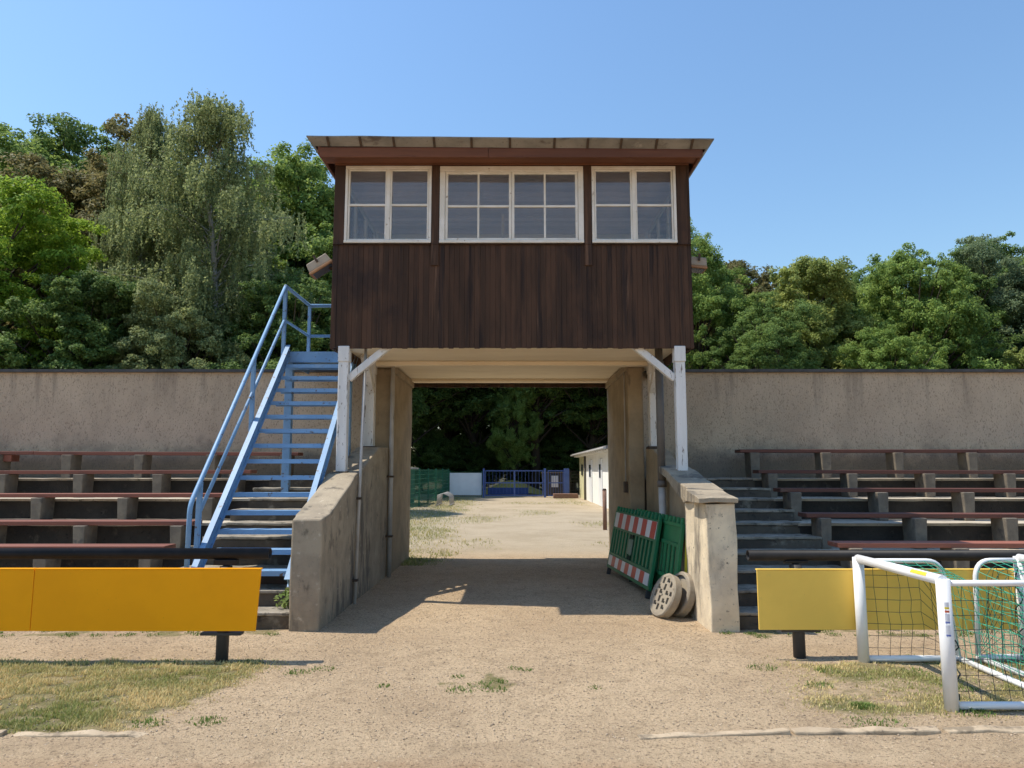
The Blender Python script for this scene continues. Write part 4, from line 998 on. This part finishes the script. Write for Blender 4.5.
def weeping(seed, h, r, base):
    rs = np.random.RandomState(seed); P, Nn, Tn, Rn, Sz = [], [], [], [], []; limbs = []
    tp = [Vector((.25 * math.sin(k * .9 + seed), .2 * math.cos(k * 1.3 + seed), h * .93 * k / 8 - (.3 if k == 0 else 0))) for k in range(9)]
    limbs.append((tp, h * .012, h * .002))
    nl = 120
    for i in range(nl):
        k = (i + .5) / nl; z0 = base + (h * .93 - base) * k ** .85; a = i * 2.39996 + rs.uniform(-.4, .4)
        prof = (1 - k) ** .62 * (.55 + .45 * min(1, k * 3.2)) * 1.12 + .10
        ln = r * prof * rs.uniform(.55, 1.12); rise = ln * rs.uniform(.35, .75) + (.6 if k > .8 else 0)
        kk = z0 / (h * .93) * 8; i0 = min(7, int(kk)); st_ = tp[i0].lerp(tp[i0 + 1], kk - i0)
        dirv = Vector((math.cos(a), math.sin(a), 0)); mid = st_ + dirv * ln * .5 + Vector((0, 0, rise * .8)); e = st_ + dirv * ln + Vector((0, 0, rise * .75)); 
        if e.z > h: e.z = h - rs.uniform(0, .6)
        limbs.append(([st_, mid, e], .03 * (1.3 - k), .008)); tone = rs.uniform(-.15, .15)
        ns = int(20 + 40 * ln / r)
        for s in range(ns):
            u = rs.uniform(.3, 1.05); q = st_.lerp(mid, u * 2) if u < .5 else mid.lerp(e, u * 2 - 1)
            q = np.array(q) + rs.normal(size=3) * np.array([.20, .20, .12]); drop = rs.uniform(.4, 1.9) * (1 - .45 * k)
            n = int(drop * 34); tt = np.sort(rs.rand(n)); sway = rs.normal(size=2) * .13
            p = np.stack([q[0] + sway[0] * tt ** 2 + rs.normal(size=n) * .032, q[1] + sway[1] * tt ** 2 + rs.normal(size=n) * .032, q[2] - tt * drop + .2], 1)
            P.append(p); Nn.append(np.stack([p[:, 0] * .2 + rs.normal(size=n), p[:, 1] * .2 + rs.normal(size=n), rs.normal(size=n) * .7 + .35], 1))
            Tn.append(np.tile([0, 0, -1.0], (n, 1)) + rs.normal(size=(n, 3)) * .5); Rn.append(np.clip(.5 + tone + rs.normal(size=n) * .25, 0, 1)); Sz.append(rs.uniform(.075, .13, n))
    return np.concatenate(P), np.concatenate(Nn), np.concatenate(Tn), np.concatenate(Sz), np.concatenate(Rn), limbs
KIND = {}
def kind(name, data, ratio, leaf, bark, h):
    p, n, t, s, r, limbs = data
    KIND[name] = (leaves_mesh('crown', p, n, t, s, ratio, r, leaf), branch_mesh('trunk', limbs, bark), h)
kind('oak', broadleaf(3, 12, 4.3, 1.0, 121, 13, .25, .62), .62, 'leaf_oak', 'bark', 12)
kind('ash', broadleaf(11, 12, 3.6, 1.0, 110, 13, .23, .5, lump=.29), .5, 'leaf_deep', 'bark', 12)
kind('maple', broadleaf(23, 12, 4.4, .8, 114, 14, .26, .72, lump=.26), .72, 'leaf_maple', 'bark', 12)
kind('lime', broadleaf(31, 12, 4.6, .8, 125, 13, .26, .55, lump=.24, flat=.45), .55, 'leaf_lime', 'bark', 12)
kind('chestnut', broadleaf(47, 12, 4.0, 1.0, 114, 13, .25, .6), .6, 'leaf_brown', 'bark', 12)
kind('bush', broadleaf(53, 6, 3.2, .2, 87, 12, .20, .6, lump=.30), .6, 'leaf_deep', 'bark', 6)
kind('birch', weeping(61, 16, 3.9, 2.2), .55, 'leaf_birch', 'birchbark', 16)
kind('forest', broadleaf(71, 18, 5.6, 4.2, 140, 12, .36, .62, lump=.30), .62, 'leaf_deep', 'bark', 18)
def tree(name, label, k, x, y, h, wide=1.0, rz=0, leaf=None, group=None):
    cm, tm, hh = KIND[k]; t = thing(name, label, 'bush' if k == 'bush' else 'tree', (x, y, 0), group); s = h / hh
    t.scale = (s * wide, s * wide, s); t.rotation_euler = (0, 0, rz)
    c = bpy.data.objects.new('crown', cm); COL.objects.link(c); c.parent = t
    if leaf: c.material_slots[0].link = 'OBJECT'; c.material_slots[0].material = mat[leaf]
    b = bpy.data.objects.new('trunk', tm); COL.objects.link(b); b.parent = t
    return t
GL, GR, GC = 'trees behind the left wall', 'trees behind the right wall', 'dark trees beyond the yard'
tree('weeping_birch', 'tall grey green weeping birch, highest tree left of the cabin', 'birch', -12.0, 27.5, 16.9, 1.0, .4, group=GL)
tree('weeping_birch', 'second weeping birch close behind the tallest one, its top further left', 'birch', -15.2, 28.4, 16.9, .58, 2.4, group=GL)
tree('lime_tree', 'bright light green tree at the left, low in front of the darker trees', 'lime', -19.2, 25.2, 12.3, .90, .3, group=GL)
tree('broadleaf_tree', 'brownish green tree between the bright green one and the birch', 'chestnut', -19.4, 32.5, 17.4, .95, 1.0, group=GL)
tree('broadleaf_tree', 'dark green tree at the left edge of the photo', 'oak', -26.8, 36.0, 20.8, .92, 2.0, group=GL)
tree('broadleaf_tree', 'dark green tree whose top shows between the brownish tree and the birch', 'ash', -19.2, 37.0, 19.3, .85, 4.0, 'leaf_oak', GL)
tree('broadleaf_tree', 'dense mid green tree between the birch and the cabin roof', 'oak', -13.6, 46.0, 23.4, .85, 5.1, group=GL)
tree('broadleaf_tree', 'dark tree half hidden behind the left side of the cabin', 'ash', -10.8, 47.5, 20.5, .9, 1.4, group=GL)
tree('broadleaf_tree', 'low tree behind the wall, left of the birch, leaves darkened for shade', 'maple', -15.2, 24.5, 8.6, .95, 2.2, 'leaf_deep', GL)  # deep leaf colour stands in for shade low among the left trees
tree('broadleaf_tree', 'dark low tree behind the wall, below the bright green tree', 'ash', -20.6, 23.0, 6.6, 1.2, .7, group=GL)
tree('broadleaf_tree', 'low green tree behind the blue stair rail', 'oak', -8.2, 26.5, 9.6, .95, 3.3, 'leaf_deep', GL)  # leaves deepened here too, as painted shade near the wall
tree('broadleaf_tree', 'grey green low tree at the foot of the birch', 'maple', -11.6, 24.5, 8.0, .8, 5.0, 'leaf_birch', GL)
tree('broadleaf_tree', 'dark back tree filling the gap above the bright green tree', 'forest', -24.5, 40.0, 21.3, .85, .2, group=GL)
tree('broadleaf_tree', 'dark back tree behind the birch', 'forest', -17.5, 47.0, 21.0, .8, 1.9, group=GL)
tree('broadleaf_tree', 'dark green tree just right of the cabin', 'ash', 9.9, 38.0, 15.6, .80, .9, 'leaf_oak', GR)
tree('broadleaf_tree', 'yellowish green rounded tree right of the cabin', 'maple', 15.3, 37.0, 12.9, .80, 1.3, group=GR)
tree('broadleaf_tree', 'olive tree behind the yellowish green rounded one', 'maple', 13.6, 43.0, 15.2, .80, 3.9, 'leaf_brown', GR)
tree('broadleaf_tree', 'olive green tree in the dip of the right tree line', 'maple', 19.4, 45.0, 14.2, .80, 5.3, 'leaf_maple', GR)
tree('broadleaf_tree', 'fresh green tree with open crown, standing out in the right tree line', 'oak', 20.9, 36.0, 13.9, .74, 2.6, group=GR)
tree('broadleaf_tree', 'dark green tree right of the open crowned tree', 'ash', 24.8, 39.5, 14.0, .95, 4.4, group=GR)
tree('broadleaf_tree', 'bluish green tall tree near the right edge', 'ash', 27.6, 40.5, 15.3, .80, 1.1, 'leaf_blue', GR)
tree('broadleaf_tree', 'grey green tree cut by the right edge of the photo', 'chestnut', 30.0, 37.0, 14.4, .8, .5, 'leaf_blue', GR)
tree('broadleaf_tree', 'yellow green low tree behind the wall at the right edge', 'maple', 25.9, 33.0, 8.8, .9, .8, 'leaf_maple', GR)
tree('broadleaf_tree', 'deep green low tree behind the wall, right of the cabin', 'ash', 11.9, 33.5, 10.0, 1.0, 2.8, group=GR)
tree('broadleaf_tree', 'dark back tree behind the right trees near the cabin', 'forest', 12.0, 48.0, 14.8, .85, 4.7, group=GR)
tree('broadleaf_tree', 'dark back tree behind the open crowned tree', 'forest', 23.5, 47.0, 15.0, .9, 2.5, group=GR)
tree('broadleaf_tree', 'dark back tree behind the right edge trees', 'forest', 32.5, 46.0, 16.6, .9, 5.6, group=GR)
tree('broadleaf_tree', 'green low tree in front of the olive trees, behind the wall', 'oak', 17.6, 32.5, 8.6, .85, 3.6, 'leaf_oak', GR)
# the wood beyond the gate
dark = [(-7.5, 50.0, 17.5, .8), (-2.8, 52.5, 18, .3), (1.6, 50.5, 17, 2.2), (5.8, 51.5, 17.5, 4.1), (-10.5, 54.0, 18.5, 1.2), (-5.0, 56.5, 18.5, 3.0), (.3, 56.0, 18.5, 5.0), (4.6, 57.0, 18.5, .6), (9.6, 54.5, 18, 2.0)]
dl = ['tall dark tree behind the green mesh fence', 'tall dark tree behind the white sheet', 'tall dark tree behind the blue double gate', 'tall dark tree behind the white house corner',
      'inner dark tree of the wood, far left in the passage', 'inner dark tree of the wood, behind the white sheet tree', 'inner dark tree of the wood, behind the middle of the gate', 'inner dark tree of the wood, above the waste container', 'inner dark tree of the wood, behind the white house']
for (x, y, h_, rz), l in zip(dark, dl): tree('woodland_tree', l, 'forest', x, y, h_, 1.05, rz, group=GC)
bl = ['dark bush at the back of the wood, behind the green mesh fence', 'dark bush behind the white sheet fence', 'dark bush behind the blue double gate', 'dark bush behind the blue side gate', 'dark bush behind the white house corner', 'dark tall bush deep in the wood on the left', 'dark tall bush deep in the wood in the middle', 'dark tall bush deep in the wood on the right']
for i, (x, y, h_) in enumerate([(-6.5, 52, 4.6), (-3.0, 53.5, 4.4), (.4, 54, 4.8), (3.4, 53, 4.6), (6.8, 53.5, 5.0), (-5.0, 60, 8.5), (.6, 61, 8.5), (5.8, 60, 8.5)]):
    tree('bush', bl[i], 'bush', x, y, h_, 1.15 if i < 5 else .95, i * 1.7, group='bushes in the dark wood')
tree('broadleaf_tree', 'small olive tree in front of the dark wood, seen through the passage', 'oak', .2, 48.0, 9.0, .5, 1.1, 'leaf_oak', GC)

# ------------------------------------------------------------------ grass, weeds, gravel
def blades(name, spots, hmin, hmax, m, seed, w=.004, lean=.6):
    rs = np.random.RandomState(seed); N = len(spots); sp = np.array(spots)
    h_ = rs.uniform(hmin, hmax, N) * sp[:, 3]; a = rs.uniform(0, 2 * math.pi, N); le = rs.uniform(.1, lean, N) * h_
    d = np.stack([np.cos(a), np.sin(a), 0 * a], 1); s = np.stack([-np.sin(a), np.cos(a), 0 * a], 1) * (w * rs.uniform(.6, 1.4, N))[:, None]
    b0 = sp[:, :3]; up = np.array([0, 0, 1.0])
    mid = b0 + d * (le * .35)[:, None] + up * (h_ * .6)[:, None]; tip = b0 + d * le[:, None] + up * h_[:, None]
    v = np.stack([b0 - s, b0 + s, mid + s * .8, mid - s * .8, tip], 1).reshape(-1, 3)
    i0 = np.arange(N) * 5; q = np.stack([i0, i0 + 1, i0 + 2, i0 + 3], 1); q2 = np.stack([i0 + 3, i0 + 2, i0 + 4, i0 + 4], 1)
    f3 = np.stack([i0 + 3, i0 + 2, i0 + 4], 1)
    me = bpy.data.meshes.new(name); me.vertices.add(len(v)); me.vertices.foreach_set('co', v.astype('f4').reshape(-1))
    lp = np.concatenate([q.reshape(-1), f3.reshape(-1)]).astype('i4'); me.loops.add(len(lp)); me.loops.foreach_set('vertex_index', lp)
    me.polygons.add(2 * N); me.polygons.foreach_set('loop_start', np.concatenate([np.arange(N) * 4, 4 * N + np.arange(N) * 3]).astype('i4')); me.update(calc_edges=True)
    patch = sp[:, 4]; r = np.clip(patch + rs.normal(size=N) * .22, 0, 1)
    at = me.attributes.new('rnd', 'FLOAT', 'FACE'); at.data.foreach_set('value', np.concatenate([r, r]).astype('f4'))
    me.materials.append(mat[m]); o = bpy.data.objects.new(name, me); COL.objects.link(o)
    o['kind'] = 'stuff'; return o
rg = random.Random(8); sp = []
def dry(x, y): return .52 + .75 * noise.noise(Vector((x * 1.5, y * 2.2, 50))) + .3 * noise.noise(Vector((x * 5, y * 6, 54)))
for _ in range(170000):
    if rg.random() < .62: x, y = rg.uniform(-6.2, -1.3), rg.uniform(4.5, 6.45)
    else: x, y = rg.uniform(1.5, 6.2), rg.uniform(4.6, 6.5)
    g = grass_amt(x, y)
    if rg.random() < g * .95 and noise.noise(Vector((x * 7, y * 9, 60))) + .6 * noise.noise(Vector((x * 2.2, y * 3, 61))) > -.22: sp.append((x, y, hgt(x, y) - .004, .55 + .6 * g + .5 * max(0, noise.noise(Vector((x * 3, y * 3, 70)))), dry(x, y)))
o = blades('grass', sp, .010, .032, 'grass', 4, .003, 1.1); o['label'] = 'short dry grass patches beside the track'; o['category'] = 'grass'
sp = []
for _ in range(60000):
    x, y = rg.uniform(-5.5, 3.5), 12.2 + 30 * rg.random() ** 1.8; g = grass_amt(x, y)
    if rg.random() < g: sp.append((x, y, -.004, .6 + .8 * g, .30 + .5 * noise.noise(Vector((x, y * .5, 51)))))
o = blades('yard_grass', sp, .02, .06, 'grass', 5, .007, 1.0); o['label'] = 'sparse sunlit grass in the yard behind the gateway'; o['category'] = 'grass'
sp = []
tufts = [(2.40, 5.08, .075, 170), (2.40, 5.08, .075, 170), (2.40, 5.08, .07, 200), (-.25, 5.55, .07, 60), (-.36, 5.42, .10, 90), (-.14, 5.42, .08, 70), (-.42, 5.75, .05, 40), (-.1, 5.62, .06, 40), (.1, 5.95, .06, 50), (.02, 6.0, .05, 30), (.62, 5.45, .05, 25), (-.95, 5.5, .05, 30), (2.25, 4.74, .12, 110), (2.4, 4.76, .1, 60), (2.3, 5.55, .09, 90), (2.05, 6.05, .10, 90), (2.55, 5.95, .1, 110), (3.2, 5.9, .12, 140), (3.3, 5.45, .11, 120), (2.42, 7.1, .07, 80), (2.34, 7.22, .05, 70), (2.12, 7.24, .06, 60), (-1.95, 4.75, .1, 120), (-2.3, 4.72, .09, 110), (-1.7, 5.9, .1, 120), (-1.52, 5.98, .08, 60), (-2.2, 6.16, .1, 120), (-2.9, 6.17, .1, 130), (3.05, 4.93, .10, 120), (3.5, 6.25, .2, 160)]
for k in range(40): tufts.append((rg.choice((-1, 1)) * rg.uniform(2.3, 5.8), rg.uniform(7.1, 7.36), .07, 50))
for tx, ty, tr, n in tufts:
    for _ in range(n):
        a, q = rg.uniform(0, 6.28), tr * math.sqrt(rg.random()); sp.append((tx + q * math.cos(a) * 1.3, ty + q * math.sin(a), hgt(tx, ty) - .004, 1.25 - .6 * q / tr, .10))
o = blades('weed_tufts', sp, .012, .032, 'weed', 6, .004, 1.3); o['label'] = 'small green weed tufts on the sandy ground'; o['category'] = 'weeds'
# a leafy weed on the left steps
t = thing('weed_plant', 'small leafy weed growing on the steps beside the left parapet', 'plant', (-2.33, 7.62, .17))
rs = np.random.RandomState(2); n = 60; p = np.stack([rs.normal(size=n) * .05 - .01, rs.normal(size=n) * .04, rs.uniform(.02, .20, n)], 1)
me = leaves_mesh('foliage', p, rs.normal(size=(n, 3)) * .5 + [0, -.3, .8], rs.normal(size=(n, 3)), rs.uniform(.04, .075, n), .6, rs.rand(n), 'weed'); c = bpy.data.objects.new('foliage', me); COL.objects.link(c); c.parent = t
b = BM(); [tube(b, [(0, 0, -.02), (rg.uniform(-.05, .05), rg.uniform(-.04, .04), .17)], .003, 4) for _ in range(6)]; obj('stem', b, 'weed', t, 0, True)
def pebbles(name, n, xr, yr, smin, smax, m, seed, z0=0, label=''):
    rs = np.random.RandomState(seed); x = rs.uniform(*xr, n); y = yr[0] + (yr[1] - yr[0]) * rs.rand(n) ** 1.5; s = smin + (smax - smin) * rs.rand(n) ** 5
    z = np.array([hgt(a, b_) for a, b_ in zip(x, y)]) + z0
    base = np.array([[1, 0, 0], [0, 1, 0], [-1, 0, 0], [0, -1, 0], [0, 0, 1], [0, 0, -1]], 'f4')
    v = base[None] + rs.normal(size=(n, 6, 3)) * .22; a = rs.uniform(0, 6.28, n); ca, sa = np.cos(a)[:, None], np.sin(a)[:, None]
    v = np.stack([v[..., 0] * ca - v[..., 1] * sa, v[..., 0] * sa + v[..., 1] * ca, v[..., 2] * .6], -1) * s[:, None, None] + np.stack([x, y, z + s * .15], 1)[:, None]
    f = np.array([[0, 1, 4], [1, 2, 4], [2, 3, 4], [3, 0, 4], [1, 0, 5], [2, 1, 5], [3, 2, 5], [0, 3, 5]])
    me = mesh_np(name, v.reshape(-1, 3), (f[None] + 6 * np.arange(n)[:, None, None]).reshape(-1, 3))
    at = me.attributes.new('rnd', 'FLOAT', 'FACE'); at.data.foreach_set('value', np.repeat(rs.rand(n), 8).astype('f4'))
    me.materials.append(mat[m]); o = bpy.data.objects.new(name, me); COL.objects.link(o); o['kind'] = 'stuff'; o['label'] = label; o['category'] = 'gravel'; return o
pebbles('gravel', 110000, (-5.5, 5.5), (3.0, 12), .0018, .0085, 'stone', 1, .002, 'loose small stones strewn over the sandy ground')
